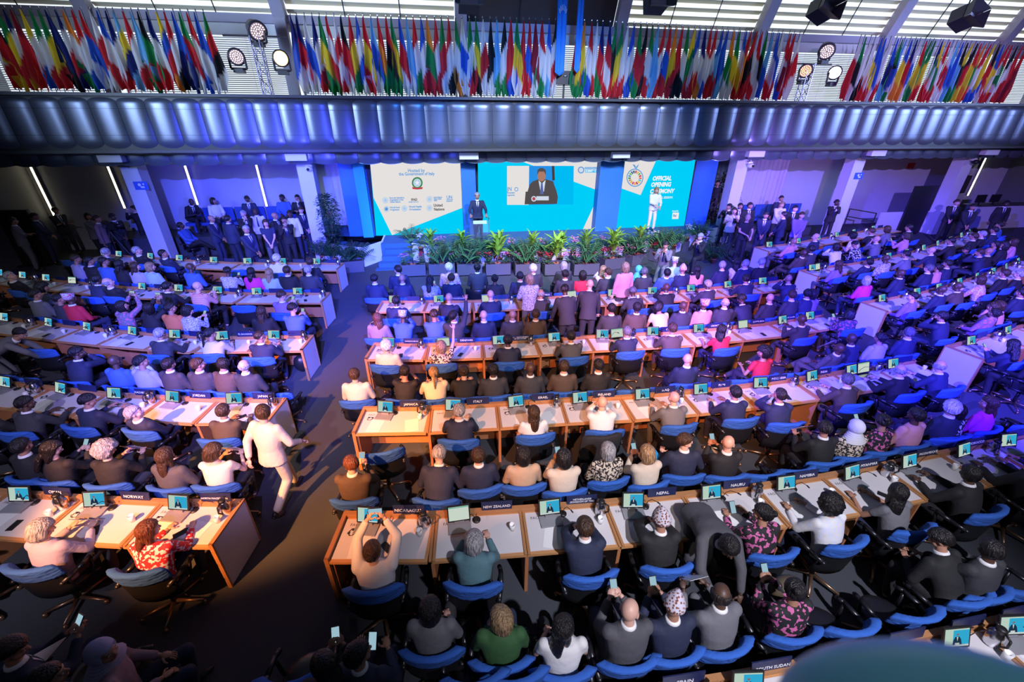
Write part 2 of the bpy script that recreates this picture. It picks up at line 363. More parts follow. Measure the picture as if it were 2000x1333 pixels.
# gallery: windows, blinds, beams, clerestory louvres
YG = 18.75
struct(M().box((X0, 16.95, 5.0), (X1, YG, 5.1)).obj('floor_gallery', 'wall_dark'))
struct(M().box((X0, YG, 5.0), (X1, YG+.15, 5.72)).obj('trim_2', 'sill'))
struct(M().box((X0, YG-.2, 7.86), (X1, YG+.15, 8.10)).obj('trim_3', 'beam'))
struct(M().box((X0, YG-.02, 7.66), (X1, YG+.1, 7.86)).obj('trim_4', 'sill'))
for i in range(len(COLX)+1):
    xa = COLX[i-1]+.22 if i else X0; xb = COLX[i]-.22 if i < len(COLX) else X1
    wn = struct(place('window_%d' % (i+1), M().box((xa, YG+.12, 5.7), (xa+.08, YG+.2, 7.66)).box((xb-.08, YG+.12, 5.7), (xb, YG+.2, 7.66)).mesh('window', 'beam')))
    bl = M(); z = 5.78
    while z < 7.5:
        T = Matrix.Translation((0, YG, z)) @ Matrix.Rotation(R(-28), 4, 'X')
        bl.box((xa+.05, -.030, -.002), (xb-.05, .030, .002), T=T); z += .062
    for q in range(1, 5):
        xx = xa+(xb-xa)*q/5; bl.tube((xx, YG-.03, 5.75), (xx, YG-.03, 7.6), .004, n=4)
    b = bl.obj('blind_slats', 'blind', wn); b['kind'] = 'stuff'
    M().box((xa, YG-.06, 7.52), (xb, YG+.06, 7.66)).obj('blind_box', 'sill', wn)
    # clerestory bay
    cl = struct(place('window_%d' % (i+11), M().box((xa, YG, 8.08), (xb, YG+.05, 8.14)).mesh('window', 'beam')))
    closed = i == 3
    s = .10
    sm = M().box((xa, -.01, -.085 if not closed else -.13), (xb, .01, .085 if not closed else .13)).mesh('slat', 'slat_dark' if closed else 'slat_cream')
    while s < 3.1:
        T = Matrix.Translation((0, YG+.02-s*math.sin(R(24)), 8.14+s*math.cos(R(24)))) @ Matrix.Rotation(R(24 if closed else 62), 4, 'X')
        place('slat', sm, cl, mtx=T); s += .26
    for q in (1/3, 2/3):
        xx = xa+(xb-xa)*q
        M().tube((xx, YG-.03, 8.1), (xx, YG-.03-3.1*math.sin(R(24)), 8.1+3.1*math.cos(R(24))), .02, n=6).obj('rod', 'dark_grey', cl)
for x in COLX:
    T = Matrix.Translation((x, YG-.1, 8.0)) @ Matrix.Rotation(R(24), 4, 'X')
    struct(M().box((-.2, -.18, 0), (.2, .18, 3.4), T=T).obj('wall_louvre_beam', 'beam'))
struct(M().box((X0, 17.0, 10.9), (X1, 17.7, 11.3)).obj('trim_5', 'ceiling_paint'))
# ---------------------------------------------------------------- stage
edge = [(-1.35, 18.3), (-1.35, 17.0), (-.1, 16.2), (1.2, 15.75), (2.6, 15.5), (4.5, 15.45), (6.5, 15.6), (8.3, 16.0), (9.8, 16.55), (11.2, 17.4), (12.8, 18.0), (14.2, 20.4), (-4.8, 20.4), (-4.8, 18.6), (-3.6, 18.3)]
st = M(); n = len(edge)
st.add([(x, y, .7) for x, y in edge]+[(x, y, 0) for x, y in edge], [tuple(range(n))])
stage = struct(st.obj('floor_stage', 'stage_carpet'))
fr = M()
for i in range(10): fr.add([(edge[i][0], edge[i][1], .7), (edge[i+1][0], edge[i+1][1], .7), (edge[i+1][0], edge[i+1][1], 0), (edge[i][0], edge[i][1], 0)], [(0, 1, 2, 3)])
fr.obj('front_panel', 'stage_white', stage)
for i in range(4):
    z = .7-.175*(i+1)+.0; y0 = 17.0-.30*i
    M().box((-2.35-.10*i, y0-.30, 0), (-1.36, y0, max(z, .02)+.0)).obj('step', 'stage_carpet', stage)
M().box((-2.5, 16.98, 0), (-1.3, 18.4, .7)).obj('landing', 'stage_carpet', stage)
wl = M(); pw = [aty(640, 470, 18.0), atz(705, 486, .72), atz(757, 467, .72)]
pts = [(-4.9, 17.6), (-4.2, 16.9), (-3.1, 16.35), (-2.45, 17.25), (-2.45, 18.3)]
for i in range(len(pts)-1):
    a, b = pts[i], pts[i+1]
    d = Vector((b[0]-a[0], b[1]-a[1], 0)); nn = Vector((d.y, -d.x, 0)).normalized()*-.06
    wl.add([(a[0], a[1], 0), (b[0], b[1], 0), (b[0], b[1], .74), (a[0], a[1], .74), (a[0]+nn.x, a[1]+nn.y, 0), (b[0]+nn.x, b[1]+nn.y, 0), (b[0]+nn.x, b[1]+nn.y, .74), (a[0]+nn.x, a[1]+nn.y, .74)], [(0,1,2,3),(7,6,5,4),(3,2,6,7),(0,4,5,1),(1,5,6,2),(0,3,7,4)])
struct(wl.obj('wall_stage_side', 'stage_white'))
# screens
YS = 18.36
def sp(x, y): p = aty(x, y, YS); return (p.x, p.z)
def poly(m, pts, mi, lift=.003): # polygon facing the hall at the screen
    q = [sp(*p) for p in pts]; m.add([(x, YS-.05-lift, z) for x, z in q], [tuple(range(len(q)))], mi)
CY, WH, BL, DBL = (.0, .62, .95), (.78, .75, .74), (.05, .30, .62), (.0, .18, .75)
SM = [em(CY, 1.0), em(WH, 1.0), em((.0, .50, .90), 1.0), em((.10, .33, .70)), em((.055, .05, .055)), em((.42, .20, .14)), em((.085, .075, .08)), em((.62, .70, .82)), em((.10, .14, .38)), em((.02, .28, .80)), em((.04, .25, .10)), em((.55, .05, .08)), em((.40, .60, .85)), em((.12, .72, .98)), em((.85, .85, .85))]
def ring(m, cx, cy, r0, r1, mi, lift, n=28, ry=1.08):
    vs = []
    for i in range(n):
        a = 2*PI*i/n
        for r in (r0, r1):
            q = sp(cx+r*math.sin(a), cy-r*ry*math.cos(a)); vs.append((q[0], YS-.05-lift, q[1]))
    m.add(vs, [(2*i, 2*i+1, (2*i+3) % (2*n), (2*i+2) % (2*n)) for i in range(n)], mi)
def disc(m, cx, cy, r, mi, lift, n=16, ry=1.08, rx=1): poly(m, [(cx+r*rx*math.sin(2*PI*i/n), cy-r*ry*math.cos(2*PI*i/n)) for i in range(n)], mi, lift)
def txt(par, s, x, y, px, m, align='CENTER', bold=.004, shear=0):
    p = aty(x, y, YS-.06); sz = px*.0235*1.0
    return text('lettering', s, par, Matrix.Translation((p.x, p.y, p.z)) @ Matrix.Rotation(PI/2, 4, 'X') @ Matrix.Diagonal((.86, 1, 1, 1)), sz, m, align, .0, bold, shear)
TB, TK, TW = em((.10, .33, .70)), em((.02, .02, .03)), em((.9, .9, .9))
def frame(label, a, b, c, d):
    t = thing('stage_screen', label, 'screen')
    q = [sp(*p) for p in (a, b, c, d)]; xs = [q_[0] for q_ in q]; zs = [q_[1] for q_ in q]
    M().box((min(xs)-.03, YS-.04, .70), (max(xs)+.03, YS+.08, max(zs)+.03)).obj('cabinet', 'black', t); return t
s1 = frame('left stage screen with white shape, crest and agency logos', (723, 316), (900, 315), (905, 456), (735, 460))
m = M(); poly(m, [(723, 316), (900, 315), (905, 456), (735, 460)], 0)
poly(m, [(723, 316), (900, 315), (902, 406), (766, 459), (730, 386)], 1, .006)
for cx, cy in ((753, 391), (839, 389), (755, 408), (790, 407), (839, 406)):
    ring(m, cx, cy, 4.4, 5.6, 12, .009); disc(m, cx, cy, 3.4, 12 if cx != 755 else 3, .009)
ring(m, 815, 357, 7.5, 10.5, 10, .009); disc(m, 815, 357, 6.5, 12, .009)
poly(m, [(815+(5.6 if i % 2 == 0 else 2.4)*math.sin(PI*i/5), 357-(5.6 if i % 2 == 0 else 2.4)*math.cos(PI*i/5)) for i in range(10)], 14, .012)
poly(m, [(805, 365), (815, 367), (826, 365), (825, 369), (815, 370), (806, 369)], 11, .012)
m.obj('picture', SM, s1)
for s, x, y, z, mm_, al in (('Hosted by', 813, 333.5, 6.2, TB, 'CENTER'), ('the Government of Italy', 814, 340, 5.6, TB, 'CENTER'), ('Food and Agriculture\nOrganization of the\nUnited Nations', 761, 391, 2.7, TB, 'LEFT'), ('IFAD', 803, 390.5, 4.6, TK, 'LEFT'), ('Investing in rural people', 798, 394.8, 1.6, TB, 'LEFT'), ('United Nations\nHuman Rights\nOffice', 847, 389, 2.2, TB, 'LEFT'), ('UN', 872, 386, 6.4, TB, 'LEFT'), ('environment\nprogramme', 872, 391.8, 2.0, TB, 'LEFT'), ('World Food\nProgramme', 762, 408, 3.0, TB, 'LEFT'), ('World Health\nOrganization', 799, 407, 3.6, TB, 'LEFT'), ('United\nNations', 847, 405.5, 5.4, TK, 'LEFT')):
    txt(s1, s, x, y, z*1.25, mm_, al)
s2 = frame('centre stage screen showing the speaker at his lectern', (933, 315), (1177, 313), (1165, 447), (935, 455))
m = M(); poly(m, [(933, 315), (1177, 313), (1165, 447), (935, 455)], 0)
poly(m, [(1015, 314), (1177, 313), (1170, 373), (1118, 354), (1119, 325), (1042, 324)], 1, .006)
poly(m, [(1166.5, 385), (1165, 447), (1138, 447)], 1, .006)
poly(m, [(990, 324), (1120, 324), (1119, 399), (990, 400)], 9, .006); poly(m, [(990, 324), (1033, 324), (1032, 400), (990, 400)], 1, .009)
poly(m, [(1082, 324), (1120, 324), (1119, 399), (1082, 399)], 2, .009); poly(m, [(1077, 324), (1082, 324), (1083, 352), (1078, 352)], 4, .012)
poly(m, [(1024, 399), (1028, 380), (1034, 360), (1040, 354), (1051, 350), (1066, 350), (1079, 354), (1086, 372), (1089, 385), (1087, 398)], 6, .015)
poly(m, [(1051, 352), (1058, 358), (1065, 351), (1061, 379), (1056, 379)], 7, .018); poly(m, [(1056, 357), (1059, 357), (1061, 379), (1054, 379)], 8, .021)
disc(m, 1057, 342, 8.2, 5, .018, ry=1.5); poly(m, [(1048.5, 342), (1049, 332), (1054, 328), (1060, 328), (1065, 332), (1065.5, 342), (1062, 335), (1052, 335)], 6, .021)
poly(m, [(1026, 374), (1082, 374), (1081, 398), (1024, 398)], 6, .0205); poly(m, [(1047, 383), (1071, 383), (1071, 391), (1047, 391)], 7, .024); ring(m, 1042, 388, 3.0, 5, 7, .024); disc(m, 1042, 388, 2.4, 11, .024)
ring(m, 1134, 332, 4.3, 6.3, 3, .009); disc(m, 1134, 332, 3.8, 7, .009, n=10)
poly(m, [(1142, 326), (1168, 326), (1168, 331), (1142, 331)], 12, .009); poly(m, [(1142, 331.5), (1168, 331.5), (1168, 337), (1142, 337)], 2, .009)
ring(m, 1008, 369.5, 2.6, 3.8, 3, .012)
m.obj('picture', SM, s2)
txt(s2, 'JN', 990.5, 370, 9.5, TB, 'LEFT'); txt(s2, 'vironment', 990.5, 377, 3.8, TB, 'LEFT'); txt(s2, 'rogramme', 990.5, 381.5, 3.8, TB, 'LEFT')
txt(s2, 'UN FOOD SYSTEMS', 1155, 328.6, 3.6, TB); txt(s2, 'SUMMIT +2', 1154, 334.4, 4.6, TW)
s3 = frame('right stage screen with fruit logo and opening ceremony title', (1220, 312), (1357, 312), (1335, 441), (1203, 446))
m = M(); poly(m, [(1220, 312), (1357, 312), (1335, 441), (1203, 446)], 0)
poly(m, [(1220, 312), (1281, 312), (1250, 381), (1213, 368)], 1, .006)
ring(m, 1239, 347, 14.6, 16.4, 3, .009)
sdg = [(.55, .05, .08), (.75, .45, .08), (.1, .45, .12), (.6, .03, .05), (.8, .1, .06), (.05, .5, .75), (.8, .5, .02), (.45, .02, .1), (.85, .25, .03), (.6, .02, .2), (.8, .35, .03), (.5, .3, .05), (.1, .25, .08), (.02, .3, .6), (.1, .5, .1), (.01, .12, .25), (.01, .07, .2)]
for i, c in enumerate(sdg):
    SM.append(em(c)); a0, a1 = 2*PI*(i+.15)/17, 2*PI*(i+.85)/17
    poly(m, [(1239+r*math.sin(a), 347-r*1.08*math.cos(a)) for r, a in ((8, a0), (13, a0), (13, a1), (8, a1))], len(SM)-1, .009)
poly(m, [(1240, 330), (1237, 325), (1234, 321), (1239, 322), (1241, 326)], 3, .009); poly(m, [(1240, 331), (1242, 325), (1247, 320), (1245, 325), (1242, 330)], 3, .009)
poly(m, [(1312.5, 415), (1325, 415), (1323.5, 427.5), (1311, 427.5)], 14, .009)
m.obj('picture', SM, s3)
txt(s3, 'OFFICIAL', 1293, 349, 10.5, TW, bold=.011, shear=.1); txt(s3, 'OPENING', 1291, 361, 10.5, TW, bold=.011, shear=.1); txt(s3, 'CEREMONY', 1293, 374, 10.5, TW, bold=.011, shear=.1)
txt(s3, 'HIGH-LEVEL SESSION', 1292, 386.5, 5.6, TW, bold=.002); txt(s3, 'Powered by', 1319, 412.5, 3, TW); txt(s3, 'Rai', 1318, 421.5, 6.5, TB, bold=.006)
struct(M().box((-3.9, YS+.05, .7), (12.1, YS+.2, 3.95)).obj('trim_6', 'blue_paint'))
struct(M().box((-3.3, 18.1, .7), (-2.9, YS+.1, 3.9)).obj('trim_7', 'cyan_paint'))
# ---------------------------------------------------------------- people: prototypes
def head_proto():
    m = M()
    m.ell((0, -.012, .022), (.077, .096, .094), 20, 14); m.ell((0, .022, -.03), (.062, .074, .088), 18, 12); m.ell((0, .048, -.082), (.036, .036, .03), 12, 8)
    m.cap((0, .082, .01), (0, .104, -.026), .009, .015, 8); m.ell((0, .075, .028), (.055, .022, .014))
    for s in (-1, 1):
        m.ell((s*.079, -.004, -.008), (.010, .019, .031)); m.ell((s*.045, .05, -.035), (.026, .03, .03))
        m.ell((s*.032, .078, .006), (.016, .010, .010))
    v, f = remeshed(m, .0075, 2, .3)
    h = M(); h.add(v, f, 0)
    for s in (-1, 1):
        h.ell((s*.031, .0835, .006), (.012, .008, .0065), 8, 6, 1); h.ell((s*.031, .0895, .006), (.005, .0035, .005), 6, 4, 2)
        h.ell((s*.031, .087, .024), (.016, .006, .0035), 8, 4, 2)
    h.ell((0, .090, -.060), (.022, .009, .007), 10, 6, 3)
    h.v = [(x*.99, y*.97, z*.96) for x, y, z in h.v]; return h
HEAD = head_proto()
def hand(m, wr, d, side, curl=.55):
    d = d.normalized(); up = Vector((0, 0, 1)) if abs(d.z) < .85 else Vector((0, -1, 0))
    x = d.cross(up).normalized(); n = x.cross(d).normalized()
    T = Matrix((x, d, n)).transposed()
    m.ell(wr+d*.048, (.037, .050, .016), 10, 6, T=T)
    for i, (ox, l) in enumerate(((-.027, .068), (-.009, .078), (.009, .073), (.026, .058))):
        a = wr+d*.085+x*ox*side; b = a+(d*math.cos(curl)-n*math.sin(curl))*l*.55; c = b+(d*math.cos(curl*2.1)-n*math.sin(curl*2.1))*l*.5
        m.tube(a, b, .0095, .0085, 6); m.tube(b, c, .0088, .0065, 6)
    a = wr+d*.03-x*side*.03; b = a+(d*.6-x*side*.75-n*.2)*.045; c = b+(d*.9-x*side*.2-n*.3)*.032
    m.tube(a, b, .012, .010, 6); m.tube(b, c, .0105, .008, 6)
def ik(s, t, l1, l2, pole):
    d = t-s; L = min(d.length, (l1+l2)*.995); d.normalize()
    a = (l1*l1-l2*l2+L*L)/(2*L); h = math.sqrt(max(l1*l1-a*a, 1e-6))
    p = pole-d*pole.dot(d); p.normalize()
    return s+d*a+p*h, s+d*L
def ringpts(c, rx, ry, T, n=18): return [c+T @ Vector((rx*math.cos(2*PI*i/n)*(1 if True else 1), ry*math.sin(2*PI*i/n), 0)) for i in range(n)]
V = Vector
# pose: lean(deg), head pitch, head yaw, left wrist, right wrist, leg style
POSES = {
 'n': (4, 0, 0, (-.12, .28, .66), (.12, .28, .66), 'sit'), 'd': (14, -4, 0, (-.15, .46, .80), (.13, .48, .80), 'sit'),
 'c': (10, 3, 12, (-.04, .22, 1.08), (.13, .36, .78), 'sit'), 'e': (16, -6, 0, (-.07, .27, 1.10), (.07, .27, 1.10), 'sit'),
 'p': (6, -22, 0, (-.05, .36, .92), (.07, .37, .92), 'sit'), 'u': (4, 8, 0, (-.09, .34, 1.33), (.09, .34, 1.33), 'sit'),
 'o': (4, 10, 10, (-.14, .40, .80), (.26, .26, 1.48), 'sit'), 'l': (-16, 8, 10, (-.14, .24, .66), (.06, .26, .68), 'cross'),
 'w': (10, -20, 0, (-.12, .40, .86), (.14, .40, .86), 'sit'), 'b': (30, -30, 10, (-.10, .42, .70), (.12, .42, .70), 'sit'),
 't': (8, -2, 55, (-.16, .34, .78), (.22, .30, .80), 'cross'), 'm': (8, -2, -55, (-.22, .30, .80), (.12, .34, .78), 'cross'),
 'S': (2, 0, 0, (-.26, .04, .86), (.26, .04, .86), 'stand'), 'F': (2, -4, 0, (-.04, .22, .98), (.04, .23, .97), 'stand'),
 'H': (3, -2, 0, (-.03, .20, 1.50), (.06, .26, 1.42), 'stand'), 'X': (2, 0, -10, (.10, .21, 1.20), (-.10, .24, 1.17), 'stand'),
 'W': (5, 2, 0, (-.25, -.16, .95), (.27, .26, 1.02), 'walk'), 'B': (68, -10, 0, (-.2, .62, .62), (.12, .60, .72), 'stand'),
 'Q': (24, -20, 25, (-.25, .34, .80), (.25, .30, .86), 'stand'), 'L': (5, -8, 0, (-.27, .34, 1.06), (.27, .34, 1.06), 'stand'),
 'C': (5, 0, 0, (-.05, .34, 1.50), (.14, .38, 1.30), 'stand'), 'K': (12, -14, 0, (-.07, .30, 1.04), (.09, .30, 1.00), 'kneel'),
 'P': (2, -3, 15, (-.18, .24, 1.02), (.02, .27, 1.10), 'stand'),
}
PR = {}
def proto(key):
    if key in PR: return PR[key]
    lean, hp, hy, lw, rw, leg = POSES[key[0]]
    turn = {'0': 0, '+': 38, '-': -38}[key[1]]
    st = leg in ('stand', 'walk'); pz = .95 if st else .53
    if leg == 'kneel': pz = .56
    a = R(lean); sd = V((0, math.sin(a), math.cos(a))); fw = V((0, math.cos(a), -math.sin(a)))
    P = V((0, -.02 if lean >= 0 else .04, pz)); T = Matrix.Rotation(-a, 3, 'X')
    if lean > 50: P = V((0, -.15, .92))
    nb = P+sd*.54; hd = nb+V((0, math.sin(a*.55)*.14+.025, math.cos(a*.55)*.135))
    sh = {s: P+sd*.475+V((s*.175, 0, 0)) for s in (-1, 1)}
    hips = {s: P+V((s*.09, .0, -.02)) for s in (-1, 1)}
    if leg == 'stand': kn = {s: V((s*.10, .03, .50)) for s in (-1, 1)}; an = {s: V((s*.11, 0, .09)) for s in (-1, 1)}
    elif leg == 'walk': kn = {-1: V((-.09, .22, .53)), 1: V((.09, .02, .49))}; an = {-1: V((-.10, .30, .10)), 1: V((.09, -.33, .18))}
    elif leg == 'kneel': kn = {-1: V((-.10, .40, .56)), 1: V((.10, .30, .09))}; an = {-1: V((-.10, .38, .10)), 1: V((.10, -.12, .08))}
    elif leg == 'cross': kn = {-1: V((-.11, .46, .53)), 1: V((.03, .44, .62))}; an = {-1: V((-.10, .44, .09)), 1: V((-.18, .66, .34))}
    else: kn = {s: V((s*.12, .45, .53)) for s in (-1, 1)}; an = {s: V((s*.12, .38, .09)) for s in (-1, 1)}
    b = M(); arms = {}
    for s, t in ((-1, lw), (1, rw)):
        tv = V(t)
        if lean > 50: pole = V((s, .2, .6))
        else: pole = V((s*.55, -.3, -.9))
        e, wv = ik(sh[s], tv, .285, .25, pole); arms[s] = (sh[s], e, wv)
        b.cap(sh[s], e, .048, .036, 10); b.cap(e, wv, .036, .026, 10)
    b.ell(P+sd*.02, (.155, .11, .12), T=T); b.ell(P+sd*.30, (.150, .105, .24), T=T); b.ell(P+sd*.44, (.17, .075, .07), T=T)
    b.cap(P+sd*.46, nb, .07, .052, 12); b.cap(nb, hd+V((0, -.01, -.04)), .052, .05, 12)
    for s in (-1, 1):
        b.cap(hips[s], kn[s], .078, .055, 10); b.cap(kn[s], an[s], .052, .036, 10)
    v, f = remeshed(b, .016, 3, .35)
    body = M(); body.add(v, f, 0)
    H = Matrix.Translation(hd) @ Matrix.Rotation(R(hy*-1+turn), 4, 'Z') @ Matrix.Rotation(R(hp)-a*.25, 4, 'X')
    body.add([H @ V(p) for p in HEAD.v], HEAD.f, 0); body.m[-len(HEAD.m):] = HEAD.m
    for s in (-1, 1):
        S_, e, wv = arms[s]; dd = (wv-e)
        if key[0] in 'ndlFw': dd = dd+V((0, .05, -.03))
        hand(body, wv, dd, s, .9 if key[0] in 'cepuoHC' else .45)
    bme = body.mesh('body', ['skin', 'eye_white', 'eye_dark', 'lips'], True)
    # jacket or top
    j = M(); hem = -.10 if st or leg == 'kneel' else -.02
    rings = [(hem, .205, .145), (.04, .185, .135), (.14, .172, .128), (.28, .195, .138), (.38, .205, .125), (.455, .198, .105), (.505, .12, .085), (.535, .068, .066)]
    j.loft([ringpts(P+sd*h+fw*(-.005 if h > .4 else 0), rx, ry, T) for h, rx, ry in rings])
    for s in (-1, 1):
        S_, e, wv = arms[s]
        j.cap(S_+V((0, 0, -.012)), e, .068, .056, 12); j.tube(e, e+(wv-e)*.93, .056, .040, 12)
    v, f = remeshed(j, .017, 3, .45); jm = M().add(v, f); jme = jm.mesh('jacket', 'cloth', True)
    # short sleeved / bare arm top for women
    j2 = M(); j2.loft([ringpts(P+sd*h, rx*.93, ry*.95, T) for h, rx, ry in rings[:-1]])
    for s in (-1, 1):
        S_, e, wv = arms[s]; j2.cap(S_, S_+(e-S_)*.5, .058, .052, 12)
    v, f = remeshed(j2, .017, 3, .45); sme = M().add(v, f).mesh('blouse', 'cloth', True)
    t = M(); t.ell(P+V((0, 0, -.01)), (.172, .125, .115), T=T)
    for s in (-1, 1):
        t.cap(hips[s], kn[s], .094, .070, 10); t.tube(kn[s], an[s]+(kn[s]-an[s])*.05, .070, .056, 12)
    v, f = remeshed(t, .02, 3, .5); tme = M().add(v, f).mesh('trousers', 'cloth', True)
    sho = M()
    for s in (-1, 1):
        A = an[s]; rz = R(-8*s); q = Matrix.Rotation(rz, 3, 'Z')
        if key[0] == 'K' and s == 1: q = Matrix.Rotation(-R(60), 3, 'X')
        elif key[0] == 'W' and s == 1: q = Matrix.Rotation(-R(28), 3, 'X')
        sho.ell(A+q @ V((0, .055, -.05)), (.045, .125, .036), 10, 6, T=q); sho.ell(A+q @ V((0, -.01, -.02)), (.04, .05, .055), 10, 6, T=q)
    shme = sho.mesh('shoes', 'black', True)
    # shirt collar, V and tie lying on the jacket
    c = M(); nT = Matrix.Rotation(-a*.8, 3, 'X')
    c.loft([ringpts(nb+sd*z+fw*.002, r, r*.98, nT, 16) for z, r in ((-.035, .076), (.0, .068), (.018, .063))])
    bv = BVHTree.FromPolygons([V(p) for p in jm.v], jm.f)
    def chest(x, h):
        o = P+sd*h+V((x, 0, 0))+fw*.6; r = bv.ray_cast(o, -fw)
        return (r[0] if r[0] else o-fw*.47)+fw*.006
    for mi, w0, w1, lo in ((0, .052, .006, .20), (1, .020, .028, .17)):
        vs = []; nr = 7
        for i in range(nr):
            u = i/(nr-1); h = .50-(.50-lo)*u; ww = w0+(w1-w0)*u
            for x in (-ww, 0, ww): vs.append(chest(x, h)+fw*(.004 if mi else 0))
        k = len(c.v); c.add(vs, [(3*i+j_, 3*i+3+j_, 3*i+4+j_, 3*i+1+j_) for i in range(nr-1) for j_ in (0, 1)], mi)
    cme = c.mesh('shirt', ['white', 'plate_navy'], True)
    PR[key] = dict(body=bme, jacket=jme, blouse=sme, trousers=tme, shoes=shme, shirt=cme, H=H, hd=hd, wr=(arms[-1][2], arms[1][2]), hands=tuple(arms[s][2]+(arms[s][2]-arms[s][1]).normalized()*.10 for s in (-1, 1)))
    return PR[key]
def sm(a, b, x): x = max(0, min(1, (x-a)/(b-a))); return x*x*(3-2*x)
def hairmesh(kind):
    bm = bmesh.new(); bmesh.ops.create_icosphere(bm, subdivisions=4, radius=1)
    for v in bm.verts:
        d = v.co.normalized(); z = d.z; y = d.y
        base = V((d.x*.084, d.y*.103-.010, d.z*.106+.016))
        nz = noise.noise(d*7+V((hash(kind) % 7, 0, 0)) if False else d*7)*.5+noise.noise(d*16)*.35
        line = .30*sm(-.1, .75, y)+.02*0-(.62*sm(.15, -.7, y))      # hairline height by front/back
        th = .013
        if kind == 'r': line += .5*sm(-.7, .5, y); th = .009
        if kind == 'B':
            mk = sm(-.62, -.5, z)*sm(.32, .2, z)*sm(.45, .2, y); th = .008
        else: mk = sm(line-.04, line+.06, z)
        if kind in 'oO': 
            mk = max(mk, sm(.55, .3, y)*sm(-1.01, -.98, z)); th = .022
        if kind in 'yl': th = .018; mk = max(mk, sm(.5, .3, y)*1.0)
        if kind == 'c': th = .045; mk = max(sm(line-.15, line, z), sm(.45, .2, y)); nz *= 2.2
        if kind == 'W': th = .026; nz *= 1.6
        if kind == 'x': th = .016; mk = max(mk, sm(.60, .5, y)); nz *= .4
        if kind in ('t', 'f'): th = .016; mk = sm(-.02+.12*y, .06+.12*y, z)
        r = mk*th*(1+.35*nz)-(1-mk)*.016
        p = base+d*r
        if kind in 'oO' and z < -.25 and y < .5: p.z -= .035*(1-y); p.x *= 1.08
        if kind == 't' and z > .1: p.z = .016+.075+.052+.03*y*-1; p.x *= 1.02+.25*(z > .6)*0
        if kind == 'f' and z > .0: p.z += .05*(1-abs(d.x))*z
        v.co = p
    me = D.meshes.new('hair'); bm.to_mesh(me); bm.free()
    for v in me.vertices: pass
    m = M(); m.add([tuple(v.co) for v in me.vertices], [tuple(p.vertices) for p in me.polygons])
    if kind in 'yl':
        for i in range(9):
            u = i/8; m.ell((0, -.075-.045*sm(0, .6, u), .0-.30*u), (.082-.02*u, .036, .06), 12, 8)
        for s in (-1, 1): m.ell((s*.07, -.03, -.10), (.03, .045, .10))
    if kind == 'p':
        m.ell((0, -.13, .02), (.028, .03, .028)); 
        for i in range(6): m.ell((0, -.145-.004*i, .0-.045*i), (.026-.002*i, .024, .04))
    if kind == 'k2' or kind == 'v': m.ell((0, -.115, .055), (.042, .040, .040), 14, 10)
    if kind == 'x':
        for i in range(7): m.ell((0, -.03-.004*i, -.07-.022*i), (.082+.016*i, .088+.006*i, .05), 16, 8)
    if kind in 'ylp':
        v_, f_ = remeshed(m, .0095, 2, .6); m = M().add(v_, f_)
    D.meshes.remove(me)
    m.v = [(x*.995, y*.975, z*.965) for x, y, z in m.v]
    nm = {'x': 'headscarf', 't': 'cap', 'f': 'patterned_hat'}.get(kind, 'hair')
    return m.mesh(nm, 'cloth' if kind == 'x' else ('cloth_dots' if kind in 'tf' else 'hair'), True)
HM = {}
# hair codes -> (mesh kind, colour, woman?, adjective)
HK = {'b': (None, 0, 0, 'bald'), 'B': ('B', 'grey', 0, 'bald grey-fringed'), 'D': ('B', 'dark', 0, 'balding dark-fringed'), 'g': ('s', 'grey', 0, 'grey-haired'), 'G': ('s', 'dgrey', 0, 'greying'), 'w': ('W', 'white', 0, 'white-haired'),
      'k': ('s', 'black', 0, 'black-haired'), 'n': ('s', 'brown', 0, 'brown-haired'), 'e': ('s', 'red', 0, 'auburn-haired'), 'r': ('r', 'dark', 0, 'thin-haired'),
      'y': ('y', 'blond', 1, 'long-haired blonde'), 'l': ('l', 'black', 1, 'long-dark-haired'), 'L': ('l', 'brown', 1, 'long-brown-haired'), 'a': ('l', 'red', 1, 'long-auburn-haired'), 'c': ('c', 'black', 1, 'curly-haired'), 'C': ('c', 'grey', 1, 'curly-grey-haired'),
      'o': ('o', 'black', 1, 'dark-bobbed'), 'O': ('O', 'brown', 1, 'brown-bobbed'), 'q': ('O', 'blond', 1, 'blonde-bobbed'), 'h': ('o', 'grey', 1, 'grey-bobbed'),
      'p': ('p', 'blond', 1, 'blonde ponytailed'), 'P': ('p', 'black', 1, 'dark ponytailed'), 'v': ('v', 'brown', 1, 'brown-bunned'), 'V': ('v', 'black', 1, 'black-bunned'),
      'x': ('x', 'cloth', 1, 'headscarfed'), 't': ('t', 'cloth', 0, 'capped'), 'f': ('f', 'cloth', 0, 'patterned-hatted')}
HCOL = dict(grey=(.38, .37, .38), dgrey=(.12, .115, .12), white=(.7, .68, .66), black=(.010, .008, .008), brown=(.055, .028, .014), dark=(.022, .015, .012), red=(.14, .045, .02), blond=(.34, .22, .11))
SK = {'l': (.62, .36, .27), 'm': (.38, .19, .12), 'd': (.085, .042, .026)}
COL = dict(black=(.012, .012, .014), navy=(.016, .022, .055), charcoal=(.035, .036, .042), grey=(.14, .14, .155), dgrey=(.07, .07, .08), brown=(.075, .05, .035), tan=(.42, .31, .21), cream=(.62, .52, .40), white=(.68, .67, .66),
           blue=(.05, .12, .38), lilac=(.36, .33, .50), teal=(.09, .19, .22), red=(.55, .02, .04), pink=(.62, .28, .34), magenta=(.62, .03, .40), purple=(.22, .14, .42), green=(.03, .10, .03), orange=(.55, .16, .05), mauve=(.25, .16, .2), lightblue=(.30, .45, .60), olive=(.15, .14, .08), turquoise=(.08, .50, .52), auburn=(.2, .06, .03))
GARM = dict(black='black suit', navy='navy suit', charcoal='charcoal suit', grey='grey suit', dgrey='dark grey suit', brown='brown suit')
